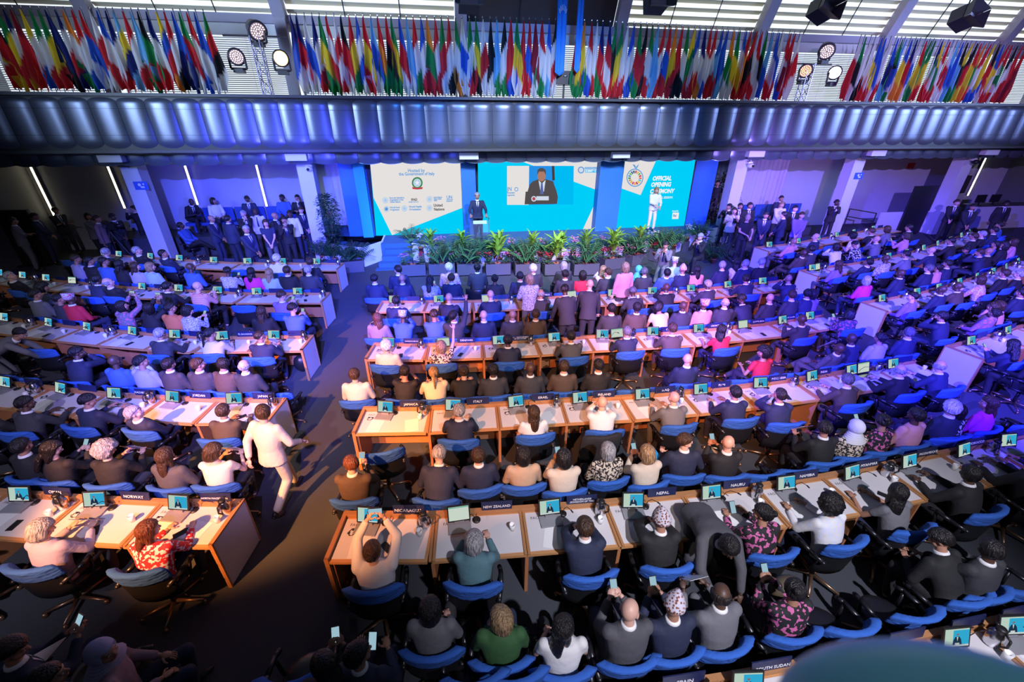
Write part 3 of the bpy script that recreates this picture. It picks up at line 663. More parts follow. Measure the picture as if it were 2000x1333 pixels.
PATT = {'leopard': ('cloth_leopard', 'leopard-print'), 'floral': ('cloth_floral', 'floral-print'), 'print': ('cloth_print', 'blue-white print'), 'stripe': ('cloth_stripe', 'striped'), 'dots': ('cloth_dots', 'dotted')}
PEOPLE = []
def person(x, y, code, zone, phrase, yaw, fz=0, exact=None, order=None):
    """code: hair skin colour[/pattern][:arms] pose [turn] [note]"""
    a = code.split(' ', 1)[0]; note = code.split(' ', 1)[1] if ' ' in code else None
    h, s, rest = a[0], a[1], a[2:]
    pose, turn = rest[-2], rest[-1]
    rest = rest[:-2]; patt = None; short = '!' in rest; rest = rest.replace('!', '')
    if '/' in rest: rest, patt = rest.split('/')
    pr = proto(pose+turn); kind, hc, fem, adj = HK[h]
    sca = (.965 if fem else 1.0)*(1+random.uniform(-.015, .015))
    p = atz(x, y, fz+pr['hd'].z); sca *= 1+(.12 if zone != 'stand' else .11)*max(0, min(1, (p.y-6)/9))
    zc = fz+pr['hd'].z*sca; p = atz(x, y, zc)
    if exact: p = V((exact[0], exact[1], zc))
    off = Matrix.Rotation(yaw, 3, 'Z') @ (pr['hd']*sca)
    loc = (p.x-off.x, p.y-off.y, fz)
    o = thing('person', None, 'person', loc, yaw); o.scale = (sca,)*3
    b = place('body', pr['body'], o); b.color = (*SK[s], 1)
    suit = not fem and rest in GARM and not patt and not short
    g = place('jacket' if (suit or not short) else 'blouse', pr['blouse' if short else 'jacket'], o); g.color = (*COL[rest], 1)
    if patt: g.material_slots[0].link = 'OBJECT'; g.material_slots[0].material = MATS[PATT[patt][0]]
    t = place('trousers', pr['trousers'], o); t.color = (*COL[rest if suit or pose in 'WP' or zone == 'same' else random.choice(['black', 'charcoal', 'navy', 'dgrey'])], 1)
    if suit or (not fem and random.random() < .3): place('shirt', pr['shirt'], o)
    if pose in 'SFHXWBQLCKP' or fz > 0 or zone.startswith('front'): place('shoes', pr['shoes'], o)
    if kind:
        if kind not in HM: HM[kind] = hairmesh(kind)
        hh = place(HM[kind].name.split('.')[0], HM[kind], o, mtx=pr['H'])
        hh.color = (*(HCOL[hc] if hc in HCOL else (COL[note.split('#')[1]] if note and '#' in note else COL['lilac'])), 1)
    if note: note = note.split('#')[0].strip() or None
    garm = (PATT[patt][1]+' '+('top' if fem else 'shirt')) if patt else (GARM[rest] if suit else rest+(' top' if fem else ' shirt'))
    who = ('woman' if fem and 'blonde' != adj.split()[-1] else ('woman' if fem else 'man'))
    desc = note or ('%s %s in %s' % (adj, who, garm))
    PEOPLE.append(dict(o=o, desc=desc, zone=zone, phrase=phrase, k=order if order is not None else x, x=x, y=y, pr=pr, pose=pose, loc=loc, yaw=yaw, sca=sca, fem=fem))
    o['label'] = desc
    return o

# ---------------------------------------------------------------- furniture prototypes
def arc_shell(r0, r1, a0, a1, z0, z1, n=14, lean=.06, wob=0, drop=.05, nz=4, cy=.08, k=.92):
    m = M(); rings = []; k_ = k
    for i in range(n+1):
        u = i/n; a = R(a0+(a1-a0)*u); e = abs(2*u-1)**3; rg = []
        zt = z1-drop*e
        prof = [(r1, z0)]+[(r1, z0+(zt-z0)*k/nz) for k in range(1, nz)]+[(r1, zt-.015), (r1-.015, zt), (r0+.015, zt), (r0, zt-.015)]+[(r0, z0+(zt-z0)*k/nz) for k in range(nz-1, 0, -1)]+[(r0, z0)]
        for k, (r, z) in enumerate(prof):
            rr = r+(wob*noise.noise(V((i*.9, z*16, k*.35))) if wob else 0); y = -math.cos(a)*rr*k_+cy-lean*(z-z0)/.5
            rg.append((math.sin(a)*rr, y, z+(wob*.5*noise.noise(V((i*1.3, k, 3))) if wob else 0)))
        rings.append(rg)
    m.loft(rings); return m
CH_ = {}
CH_['backrest'] = arc_shell(.255, .31, -68, 68, .42, .93, k=.62, cy=-.02).mesh('backrest', 'chair_shell', True)
COV = []
for q in range(3):
    random.seed(q); COV.append(arc_shell(.236, .338, -67, 67, .745, .955, 30, wob=.007+.002*q, nz=6, drop=.055, lean=.085, cy=-.042, k=.62).mesh('fabric_cover', 'cover_blue', True))
m = M(); m.ell((0, .02, .43), (.235, .24, .055), 18, 8); CH_['seat'] = m.mesh('seat', 'chair_leather', True)
def armr(s):
    m = M(); pts = [(s*.27, -.18, .66), (s*.285, -.02, .665), (s*.275, .14, .655), (s*.26, .20, .63)]
    for a, b in zip(pts, pts[1:]): m.tube(a, b, .026, n=8)
    for p in pts: m.ell(p, (.028, .03, .024), 8, 6)
    m.tube((s*.275, .13, .64), (s*.235, .10, .42), .018, n=6); m.tube((s*.275, -.14, .65), (s*.235, -.08, .42), .018, n=6); return m.mesh('armrest', 'chair_leather', True)
CH_['armrest'] = armr(-1); CH_['armrest.001'] = armr(1)
m = M(); m.tube((0, 0, .10), (0, 0, .40), .028, n=10); m.lathe([(.055, .39), (.075, .40), (.075, .41), (.02, .415)]); CH_['gas_column'] = m.mesh('gas_column', 'black', True)
m = M(); m.tube((.03, 0, .10), (.31, 0, .075), .024, .015, 6); m.ell((.31, 0, .035), (.03, .025, .035), 8, 6); LEG = m.mesh('leg', 'chair_metal', True)
NCH = [0]
def chair(x, y, yaw, label, group=None, cover=True, legs=True, h=1):
    o = thing('swivel_chair', label, 'chair', (x, y, 0), yaw, group); NCH[0] += 1; o.scale = (1, 1, h)
    for k, me in CH_.items(): place(k.split('.')[0], me, o)
    if cover: place('fabric_cover', COV[NCH[0] % 3], o)
    if legs:
        for i in range(5): place('leg', LEG, o, rz=R(72*i+random.uniform(-4, 4)))
    else: 
        for i in range(5): place('leg', LEG, o, rz=R(72*i))
    return o
# desk parts, unit width 1
DK = dict(
 tabletop=M().box((0, -.64, .700), (1, 0, .735)).mesh('tabletop', 'wood'),
 writing_panel=M().box((.035, -.60, .735), (.965, -.075, .739)).mesh('writing_panel', 'laminate'),
 back_ledge=M().box((0, -.055, .62), (1, 0, .80)).mesh('back_ledge', 'wood_edge'),
 modesty_panel=M().box((0, -.12, .10), (1, -.09, .70)).mesh('modesty_panel', 'wood_front'),
 cable_shelf=M().box((.05, -.34, .585), (.95, -.12, .60)).mesh('cable_shelf', 'wood_front'))
RAIL = M().box((-.035, -.64, .735), (-.004, -.055, .752)).box((.004, -.64, .735), (.035, -.055, .752)).mesh('divider_rail', 'wood_edge')
DLEG = M().box((-.02, -.60, 0), (.02, -.05, .70)).mesh('leg', 'wood_front')
ENDP = M().box((-.018, -.62, .02), (.018, .0, .76)).mesh('end_panel', 'panel_laminate')
ENDE = M().box((-.024, -.645, 0), (.024, -.62, .785)).box((-.024, -.645, .76), (.024, .02, .785)).box((-.024, .0, 0), (.024, .022, .785)).mesh('panel_edging', 'wood_edge')
# monitor
SCM = [em((.45, .60, .50), 1.0), em((.03, .38, .62), 1.0), em((.012, .03, .06), 1.0), em((.55, .62, .60), 1.0), em((.25, .13, .10))]
TS = Matrix.Translation((0, .03, .045)) @ Matrix.Rotation(R(-22), 4, 'X')
mb = M().box((-.135, -.11, 0), (.135, .10, .022)).box((-.06, .02, .02), (.06, .06, .05)); MON_BASE = mb.mesh('base', 'grey')
MON_FR = M().box((-.135, 0, 0), (.135, .018, .205), T=TS).mesh('frame', 'black')
m = M()
def sq(x0, z0, x1, z1, mi, l): m.add([TS @ V(p) for p in ((x0, -l, z0), (x1, -l, z0), (x1, -l, z1), (x0, -l, z1))], [(0, 1, 2, 3)], mi)
sq(-.12, .018, .12, .190, 0, .001); sq(-.04, .035, .12, .178, 1, .002); sq(-.12, .018, .12, .034, 3, .0025)
m.add([TS @ V((x, -.003, z)) for x, z in ((-.045, .036), (-.035, .085), (-.018, .115), (.022, .115), (.040, .085), (.05, .036))], [tuple(range(6))], 2)
m.ell(TS @ V((.002, -.003, .134)), (.014, .003, .018), 8, 6, 4); m.add([TS @ V((x, -.0035, z)) for x, z in ((-.006, .113), (.010, .113), (.004, .07))], [(0, 2, 1)], 3)
m.add([TS @ V((x, -.0037, z)) for x, z in ((-.02, .036), (.024, .036), (.024, .054), (-.02, .054))], [(0, 1, 2, 3)], 3)
MON_SC = m.mesh('screen', SCM)
m = M(); sq(-.12, .018, .12, .190, 0, .001); sq(-.12, .172, .12, .190, 1, .002); MON_DOC = m.mesh('screen', [em((.62, .72, .62), .9), em((.2, .45, .35))])
m = M().box((-.16, -.115, 0), (.16, .115, .016)); LAP_BASE = m.mesh('keyboard_deck', 'silver')
m = M(); m.lathe([(.052, 0), (.062, .02), (.066, .10), (.058, .155), (.040, .185), (.036, .20)]); JUG = m.mesh('jug_body', 'silver', True)
m = M(); m.lathe([(.040, .198), (.042, .225), (.030, .238)]); m.box((-.012, .03, .215), (.012, .062, .235)); JLID = m.mesh('lid', 'black', True)
m = M(); 
for a, b in (((0, -.035, .215), (0, -.095, .20)), ((0, -.095, .20), (0, -.105, .12)), ((0, -.105, .12), (0, -.062, .06))): m.tube(a, b, .010, n=6)
JHAN = m.mesh('handle', 'black', True)
m = M(); m.lathe([(.026, 0), (.036, .095), (.033, .095), (.024, .006)]); CUP = m.mesh('paper_cup', 'white', True)
m = M(); m.lathe([(.05, 0), (.05, .012), (.01, .016)]); MICB = m.mesh('base', 'black', True)
m = M(); pp = [V((0, 0, .01)), V((.01, -.02, .12)), V((.03, -.06, .19)), V((.06, -.14, .22))]
for a, b in zip(pp, pp[1:]): m.tube(a, b, .004, n=5)
m.cap(pp[-1], pp[-1]+V((.012, -.03, .0)), .009, .009, 8); MICS = m.mesh('gooseneck', 'black', True)
PAP = M().box((-.105, -.148, 0), (.105, .148, .003)).mesh('paper_sheet', 'paper')
PHN = M().box((-.037, -.075, 0), (.037, .075, .009)).mesh('phone', 'black'); PHS = M().box((-.033, -.070, .009), (.033, .070, .0098)).mesh('phone_screen', [em((.35, .55, .65), .9)])
HSP = M()
for i in range(14): 
    a, b = 2*PI*i/14, 2*PI*(i+1)/14; HSP.tube((.045*math.cos(a), .035*math.sin(a), .008+.006*(i % 2)), (.045*math.cos(b), .035*math.sin(b), .008+.006*((i+1) % 2)), .004, n=4)
HSP.ell((.04, .0, .012), (.014, .014, .012), 8, 6); HSP.ell((-.01, .035, .012), (.014, .014, .012), 8, 6); HSM = HSP.mesh('earpiece', 'black', True)
m = M(); m.prism([(-.185, 0), (.185, 0), (.192, .115), (-.192, .115)], .012, T=Matrix.Rotation(R(-12), 4, 'X')); m.box((-.155, 0, -.0), (.155, .05, .006)); NPL = m.mesh('nameplate', 'plate_navy')
ROWS = {}
def row(nm, pts, phrase, ends, names=None, w=1.1, docs=(), skipmon=(), from_right=False, jugs=None, lap=(), detail=1):
    W = [atz(x, y, .80) for x, y in pts]; B = [W[0]]; rn = random.Random(nm)
    for a, b in zip(W, W[1:]):
        n = max(1, round((b-a).length/w))
        for i in range(1, n+1): B.append(a+(b-a)*i/n)
    n = len(B)-1; U = []
    for i in range(n):
        a, b = B[i], B[i+1]; d = b-a; L = math.hypot(d.x, d.y); rz = math.atan2(d.y, d.x)
        k = n-i if from_right else i+1
        ph = '%s desk in %s' % (ordn(k), phrase)
        o = thing('desk', 'wood-edged desk with white writing panel, %s' % ph, 'desk', (a.x, a.y, 0), rz)
        for q, me in DK.items():
            p = place(q, me, o); p.scale = (L, 1, 1)
        if i or 'l' not in ends: place('divider_rail', RAIL, o)
        place('leg', DLEG, o, (0 if i else .03, 0, 0))
        for e, x_ in (('l', 0), ('r', L)):
            if e in ends and ((e == 'l' and i == 0) or (e == 'r' and i == n-1)):
                ep = place('end_panel', ENDP, o, (x_, 0, 0)); place('panel_edging', ENDE, ep)
        U.append(dict(a=a, L=L, rz=rz, c=(a+b)/2, k=k, ph=ph, i=i))
        X = Matrix.Translation((a.x, a.y, 0)) @ Matrix.Rotation(rz, 4, 'Z')
        def at(name, lab, cat, u, v, z, ro=0, grp=None):
            p = X @ V((u*L, v, z)); return thing(name, lab+', '+ph, cat, p, rz+R(ro), grp)
        t_ = .739
        if i not in skipmon:
            tt = at('monitor', 'small tilted monitor %s' % ('with pale document' if i in docs else 'showing the speaker'), 'monitor', .30+rn.uniform(-.03, .04), -.20, t_, rn.uniform(-8, 8))
            place('base', MON_BASE, tt); fr_ = place('frame', MON_FR, tt); place('screen', MON_DOC if i in docs else MON_SC, fr_)
        if i in lap:
            tt = at('laptop', 'open laptop with bright screen', 'laptop', .60, -.24, t_, rn.uniform(-8, 8))
            place('keyboard_deck', LAP_BASE, tt); fr_ = place('lid', MON_FR, tt); fr_.scale = (1.15, 1, 1.1); fr_.location = (0, .06, -.02); place('screen', MON_DOC, fr_)
        ix = i-(n-len(names)) if (names and from_right) else i
        nmx = names[ix] if names and 0 <= ix < len(names) and names[ix] else None
        tt = at('nameplate', 'navy nameplate'+(' reading '+nmx.replace('\n', ' ').title() if nmx and len(nmx) < 14 else ''), 'nameplate', .71, -.045, .80)
        place('plate', NPL, tt)
        if nmx: text('lettering', nmx, tt, Matrix.Translation((0, -.004, .060)) @ Matrix.Rotation(R(90-12), 4, 'X') @ Matrix.Translation((0, 0, .002)), min(.058, .52/max(len(q) for q in nmx.split('\n'))) if '\n' not in nmx else .034)
        if (jugs is None and i % 2 == (1 if from_right and n % 2 == 0 else 0)) or (jugs and i in jugs):
            tt = at('vacuum_jug', 'polished steel vacuum jug with black lid', 'jug', .90, -.17, t_, rn.uniform(-60, 60))
            place('jug_body', JUG, tt); place('lid', JLID, tt); place('handle', JHAN, tt)
        if rn.random() < .75:
            tt = at('paper_cup', 'white paper cup', 'cup', .87, -.30, t_); place('cup_wall', CUP, tt)
        if detail:
            tt = at('microphone', 'black gooseneck microphone', 'microphone', .47, -.13, t_, rn.uniform(-30, 60)); place('base', MICB, tt); place('gooseneck', MICS, tt)
            for q in range(rn.choice((0, 1, 1, 2))):
                tt = at('paper_sheet', ('white' if q == 0 else 'second white')+' paper sheet', 'paper', (.30 if q == 0 else .75)+rn.uniform(-.06, .06), -.44, t_, rn.uniform(-15, 15)); place('sheet', PAP, tt)
            if rn.random() < .45:
                tt = at('phone', 'dark phone lying flat', 'phone', .58+rn.uniform(-.05, .05), -.46, t_, rn.uniform(-50, 50)); place('case', PHN, tt)
            if rn.random() < .5:
                tt = at('earpiece', 'coiled black earpiece', 'earpiece', .14, -.27, t_, rn.uniform(0, 90)); place('coil', HSM, tt)
            if nm in ('CA', 'BR', 'CB', 'LA'): text('lettering', 'FAO', D.objects[o.name], Matrix.Translation((.14*L, -.16, .7395)), .055, 'dark_grey', ext=.0004)
    ROWS[nm] = dict(U=U, phrase=phrase, n=n, fr=from_right, B=B)
def near(nm, x, y):          # nearest unit of a row and the local frame there
    return min(ROWS[nm]['U'], key=lambda u: (u['c'].x-x)**2+(u['c'].y-y)**2)
# ---------------------------------------------------------------- desk rows
row('LA', [(-135, 945), (18, 955), (162, 966), (316, 974), (472, 975)], 'nearest left row', 'r', ['OMAN', 'NORWAY', 'NORTH MACEDONIA'], w=1.06, from_right=True)
row('LB', [(-95, 728), (0, 742), (207, 765), (322, 772), (425, 777), (556, 777)], 'second left row', 'r', [None]*4+['KAZAKHSTAN', 'JORDAN', 'JAPAN'], from_right=True, docs=())
row('LC', [(-70, 610), (0, 618), (87, 628), (162, 637), (242, 645), (330, 652), (412, 657), (610, 654)], 'third left row', 'r', [None]*6+['EL SALVADOR', None], from_right=True)
row('LD', [(-40, 528), (0, 533), (135, 548), (266, 560), (484, 571), (644, 571)], 'fourth left row', 'r', None, from_right=True, docs=(4,), detail=1)
row('LE', [(205, 495), (225, 497), (402, 509), (470, 512), (671, 513)], 'farthest left row', 'r', None, from_right=True, detail=0)
row('CA', [(675, 998), (851, 998), (1018, 987), (1181, 975), (1333, 960), (1475, 944), (1605, 925), (1720, 903), (1835, 880), (2000, 845), (2110, 822)], 'nearest centre row', 'l', ['NICARAGUA', 'NEW ZEALAND', 'NETHERLANDS\n(KINGDOM OF THE)', 'NEPAL', 'NAURU', 'NAMIBIA', 'MYANMAR', 'MOZAMBIQUE', 'MOROCCO'], docs=(1,), w=1.06)
row('CB', [(712, 794), (842, 792), (970, 785), (1095, 777), (1212, 772), (1330, 762), (1435, 752), (1547, 738), (1625, 726), (1705, 714), (1785, 702)], 'second centre row', 'l', ['JAMAICA', 'ITALY', 'ISRAEL', 'IRELAND', 'IRAQ', 'IRAN', 'INDONESIA', 'INDIA', 'ICELAND', None], lap=(8,))
row('CC', [(732, 669), (837, 670), (942, 667), (1045, 662), (1145, 655), (1240, 650), (1330, 645), (1420, 637), (1500, 629), (1605, 613)], 'third centre row', 'l', ['DOMINICAN REPUBLIC', 'DENMARK', 'DEMOCRATIC REPUBLIC\nOF THE CONGO', None, 'CYPRUS', 'CUBA', 'CROATIA', 'COSTA RICA', 'COTE DIVOIRE'], docs=(1, 7), lap=(4,))
row('CD', [(747, 587), (835, 586), (923, 586), (1006, 582), (1088, 578), (1170, 575), (1247, 571), (1322, 567), (1392, 560), (1460, 553), (1525, 546)], 'farthest centre row', 'l', [None, 'MAURITANIA', None, 'SOMALIA', None, None, None, None, None, None], docs=(2, 3, 4))
row('RE', [(1475, 482), (1540, 475), (1580, 468), (1617, 462), (1650, 457), (1685, 450), (1730, 443)], 'farthest right row', 'l', None, w=1.25, detail=0)
row('RD', [(1563, 527), (1605, 521), (1677, 511), (1751, 497), (1784, 489), (1813, 480), (1840, 472), (1862, 464), (1896, 450)], 'third right row', 'l', None, w=1.2, detail=0, lap=(0,))
row('RC', [(1684, 589), (1762, 575), (1809, 566), (1850, 555), (1885, 545), (1919, 534), (1945, 526), (1970, 515), (1990, 505)], 'second right row', 'l', None, w=1.15)
row('RB', [(1850, 674), (1937, 651), (1983, 637), (2030, 625), (2080, 612)], 'nearest right row', 'l', None)
row('BR', [(1165, 1352), (1395, 1316), (1540, 1291), (1660, 1262), (1800, 1233), (1910, 1210), (2000, 1190), (2080, 1172)], 'bottom right row', '', ['SPAIN', 'SOUTH SUDAN', 'SOUTH AFRICA'], w=.98)
CHN = []
def yawat(nm, x, y, zc=1.2, jit=6):
    p = atz(x, y, zc); u = near(nm, p.x, p.y); return u['rz']+R(random.uniform(-jit, jit))
def seat(zone, nm, phrase, data, zc=1.2):
    rn = ROWS[nm]; out = []
    for ln in data.strip().split('\n'):
        for it in ln.split(';'):
            it = it.strip()
            if not it: continue
            xy, code = it.split(' ', 1); x, y = map(float, xy.split(','))
            o = person(x, y, code, zone, phrase, yawat(nm, x, y, zc)); p = PEOPLE[-1]; out.append(p)
            u = near(nm, *o.location[:2]); n = V((-math.sin(u['rz']), math.cos(u['rz']), 0)); d_ = (V(o.location)-u['a']).dot(n)
            lim = .31 if zone == 'adviser' else -.86
            if (zone == 'adviser' and d_ < lim) or (zone == 'desk' and d_ > lim): o.location = V(o.location)+n*(lim-d_)
            p['loc'] = tuple(o.location)
    out.sort(key=lambda p: -p['x'] if rn['fr'] else p['x'])
    for i, p in enumerate(out):
        p['ord'] = i+1; p['o']['label'] = '%s, %s from aisle %s' % (p['desc'], ordn(i+1), phrase)
    return out
def users(nm, data, side=-1, far=False):
    ph = 'at '+ROWS[nm]['phrase']; out = seat('desk', nm, ph, data); used = {}
    for p in out:
        u = near(nm, p['loc'][0], p['loc'][1]); used.setdefault(u['i'], p)
        chair(p['loc'][0], p['loc'][1], p['yaw'], 'blue-covered swivel chair under the %s person from aisle %s' % (ordn(p['ord']), ph), 'swivel chairs at the desks')
    xs = [p['o'].location for p in out]
    for u in ROWS[nm]['U']:
        q = u['c']; n = V((-math.sin(u['rz']), math.cos(u['rz']), 0)); c = q-n*(.64+.42)
        if u['i'] in used or any((V((c.x, c.y, 0))-V((l.x, l.y, 0))).length < .62 for l in xs): continue
        chair(c.x, c.y, u['rz']+R(random.uniform(-22, 22)), 'empty blue-covered swivel chair at %s' % u['ph'], 'swivel chairs at the desks')
def advisers(nm, data, slots=False, cover=True):
    ph = 'before '+ROWS[nm]['phrase']; out = seat('adviser', nm, ph, data)
    pos = []
    for p in out:
        u = near(nm, p['loc'][0], p['loc'][1]); n = V((-math.sin(u['rz']), math.cos(u['rz']), 0)); t = V((n.y, -n.x, 0))
        c = V((p['loc'][0], p['loc'][1], 0))
        c = c+n*.05; pos.append(c); chair(c.x, c.y, p['yaw'], 'blue-covered chair of the %s person from aisle %s' % (ordn(p['ord']), ph), 'adviser chairs backing onto the desks', h=.865)
    if slots:
        B = ROWS[nm]['B']; k = 0
        for a, b in zip(B, B[1:]):
            d = (b-a); L = d.length; d.normalize(); n = V((-d.y, d.x, 0))
            for f in (.27, .77):
                c = a+d*L*f+n*.32; c.z = 0
                if any((c-q).length < .46 for q in pos): continue
                k += 1; pos.append(c)
                chair(c.x, c.y, math.atan2(d.y, d.x), 'empty blue-covered chair, %s empty one from %s of chairs %s' % (ordn(k), 'left', ph), 'adviser chairs backing onto the desks', h=.865)
users('CA', '''730,1068 vlwhiteu0 ponytailed woman in pale lilac blouse filming with raised phone; 926,1056 hlteald0 grey-haired person in teal jacket writing; 1137,1012 nlnavye0; 1284,1003 fmblacke0 person in patterned hat and black suit#auburn; 1478,988 Vmblack/florald+ woman in black floral top reading her phone
1622,985 cmwhite/printd- ; 1735,948 lmgrey!d- long-dark-haired woman in grey tee; 1873,912 kdblackd- dark-skinned man in black suit reaching over desk; 1988,880 bdblackd-; 2040,872 kmnavyd0''')
advisers('CA', '''672,938 elbrownp+ red-haired man in brown suit holding a phone; 853,938 glnavyb0; 934,890 nlnavyn0; 1022,890 omtann0; 1108,918 omcreamp0 dark-haired woman in cream holding a phone; 1187,880 hlcream/leopardn0; 1277,908 qlcreamp0; 1338,862 nlnavyt- tall brown-haired man in navy suit with blue folder; 1440,887 blblackp- bald man in black suit holding a tablet
1643,862 kmblackw-; 1705,858 xmcream/leopardn0 woman in white headscarf and animal-print top#white; 1762,848 Vmblack/floralp- ; 1790,812 kdpinkn0 man in pink jacket leaning forward; 1868,802 wlnavyn-; 1925,832 omblack/printn0; 1985,815 Lmmagentan+''', slots=True)
users('CB', '''897,793 glnavyd0; 1040,797 Llwhite!n0 long-brown-haired woman in white top; 1176,787 blwhitee0 bald man in white shirt with hands at ears; 1303,762 blgreyd0; 1419,752 kmnavyd0; 1523,772 rmnavye0; 1655,742 Glbrownd-; 1755,722 Blblackd-; 1835,715 Blnavyd-''')
advisers('CB', '''687,742 nlcreamn0 brown-haired man in cream shirt by the aisle; 783,747 kmblack!e0 black-haired person in black tee with headphones; 845,747 plcreamd0; 906,743 vlblackd0; 965,740 kdcharcoaln0; 1041,737 bdcharcoaln0; 1103,720 nlbrownn0; 1176,728 kmblackn0; 1354,713 blnavyn- bald man with glasses in navy suit; 1518,706 cmred!m0 curly-haired woman in red dress; 1649,686 bddgreyl0; 1686,673 bdnavyw-; 1733,667 Vmlilacn0; 1775,650 Glnavyn-''', slots=True)
users('CC', '''755,676 wlcreamn0 white-haired man in cream shirt; 861,677 qlcream!/leopardo+ blonde woman in animal-print top raising one arm; 992,665 kdnavyd0; 1115,657 kmdgreyd0; 1222,645 Gmnavyd0; 1313,642 nmbrownd0; 1409,645 lmred!d- long-dark-haired woman in sleeveless red top; 1567,625 bdcharcoalp-; 1660,614 oldgrey/floralp- bobbed woman in purple floral blouse with glasses''')
advisers('CC', '''722,643 almauven+; 777,636 tdbluee0 person in blue headwrap holding both ears#blue; 848,615 nmbluep0; 886,622 kmcharcoalo- dark-haired man in glasses pointing upward; 946,628 blnavyn0; 1003,622 bmcharcoaln0; 1050,622 nmbrownn0; 1198,607 kmcharcoaln0; 1250,607 kdbrownn0; 1289,601 omcream!b- bobbed woman in cream jacket looking down; 1348,608 bdcharcoaln0; 1388,604 tdpinkn0 person in red cap and pink robe#red; 1434,602 Blcharcoaln0; 1450,585 kdnavyb+
1512,586 blcharcoaln-; 1553,579 nlcharcoaln-; 1603,584 kmnavyn-; 1625,590 olpurplen0''')
users('CD', '''774,588 kdnavyd0; 877,582 blnavyd0; 958,576 blnavyd0; 1056,574 Bmcharcoale0; 1236,570 Gdcharcoalb0; 1301,562 bdblacke0; 1382,556 gdcharcoald0; 1457,545 kmnavyd-; 1540,545 bmnavye-''')
advisers('CD', '''725,553 klnavyn0; 781,552 bmnavyn0; 839,549 lmblue/dotsp0 long-dark-haired woman in dotted dress with phone; 878,554 nlnavyn0; 967,547 Vdblackn0; 1020,549 kmnavyn0; 1108,542 kmcharcoaln0; 1144,545 omredn0; 1196,541 nlcharcoaln+; 1260,532 Glcharcoaln-; 1303,533 kmblueln0'''.replace('blueln0', 'bluel0')+'''; 1349,535 fmnavyn0 man in pointed patterned hat#red; 1383,538 llpinkn0; 1419,522 glnavyn-; 1461,517 glnavyn-; 1482,527 blnavyn0; 1511,521 glblackn-''')
users('LA', '''105,1015 hllilacw- blonde-grey person in lilac cardigan reading a newspaper; 302,1022 alred/printd- red-haired woman in red patterned blouse''')
advisers('LA', '''8,893 kmblackn0; 60,905 llblackp- long-dark-haired woman raising phone in dark top; 163,912 Clblackw- curly-grey-haired woman in black with papers; 292,918 Lldgreyn0 long-brown-haired person leaning back; 417,882 Olcream!/stripew- short-haired woman in cream striped sleeveless dress''', slots=True)
users('LB', '''50,788 kdcharcoald-; 190,772 kmnavyw-; 268,803 glnavyl- grey-bearded man in navy suit reclining; 436,803 nmbrownd0; -20,800 kmblackd0''')
advisers('LB', '''138,695 kdnavye- dark-skinned man in navy suit aiming a camera; 205,716 bdbluen0; 240,728 kmlilacn- dark-haired person in pale shawl; 310,724 kmcharcoaln0; 370,724 nmcharcoaln-; 414,728 kmbrownm0 man in brown suit touching his ear; 472,720 Blcharcoaln0''', slots=True)
users('LC', '''313,652 gmcharcoald0; 421,645 Pmcream/striped- dark ponytailed woman in striped top; 508,658 rmnavyw-; ''')
advisers('LC', '''25,590 kmgreyn-; 72,606 tdredn0 person in dark red cap#red; 93,592 Vmcharcoaln-; 214,608 omgrey/floralu- dark-haired woman in mottled top raising hands; 283,605 omblacku+ bobbed woman in black raising a red phone; 320,608 kmorangen- person in orange-brown shirt; 366,608 olblue/dotsp-; 492,624 Lmblackn0; 560,614 klbluep- dark-haired man in blue shirt''')
users('LD', '''20,540 glblackl-; 84,562 cmgreyn- curly-haired woman in grey cardigan; 190,546 kdnavyd0; 228,546 Blblackl- bald man in black suit hand on chin; 327,560 kmblackd0; 386,560 blred/stripep- bald man in plaid shirt; 550,578 nlpurplep- brown-haired man in purple shirt filming with phone''')
advisers('LD', '''104,518 nmlilacn-; 150,517 kmblackn-; 172,520 kmbluen-; 195,528 lmblackn0; 246,527 Lllilacn-; 287,524 qllightbluen-; 350,531 bdbluen-; 420,541 Vdgrey/dotsp0 black-bunned woman in grey dotted top with phone; 477,538 lmmagentan0; 511,543 yllightbluen0; 551,535 nmblackn0; 593,534 glcharcoaln0''')
users('LE', '''207,493 glblackd0; 268,490 glblackl- greying man in black suit and lilac shirt; 319,496 kmnavyl- dark-bearded man in navy suit reclining; 541,505 wlwhiten0; 606,512 nmblackn0''')
users('RE', '''1550,472 bmpinkl0; 1593,463 blnavyn+; 1665,461 cmwhite/floralb0; 1702,452 nmblackd0; 1732,448 Omgreyd0; 1775,445 kmblackd0''')
advisers('RD', '''1595,502 bdbrownl0; 1620,497 kdcharcoaln0; 1657,489 omwhitee0; 1707,486 Vmblack/printb0; 1742,474 blgreyc0 bald man in grey suit holding his ear; 1795,466 Olpinkp0 dark-haired woman in pink shirt with phone''')
users('RD', '''1637,517 Llpurplen0 ponytailed woman in purple top by row end; 1697,512 kmnavyl0 man with glasses in navy suit; 1730,505 bdcharcoal/dotsn0; 1769,497 kmgreyd0; 1819,490 blnavyd0; 1857,471 kmblackd0; 1902,462 nmblackn0; 1918,458 glblackn0; 1942,450 kmnavyn0; 1952,440 kmbluen0''')
advisers('RC', '''1700,550 hlmagentan- grey-haired woman in bright magenta jacket; 1783,541 bdnavyn0; 1832,529 Glnavyn0; 1848,527 Vmpinkn0; 1873,520 kmnavyn0; 1887,488 Vmblackb0 curly person in black bending forward; 1932,497 nmnavye0; 1951,495 bmblackn0; 1960,478 kmblackn0; 1970,483 omblackn0; 1990,475 Ompinkn0''')
users('RC', '''1782,580 Vlpurplen+ dark-haired woman in purple top at row end; 1838,566 bdnavyn0; 1870,560 bdbrownd0; 1902,544 Olpink/printd0; 1960,534 nmblackn0; 1990,536 glblackn0''')
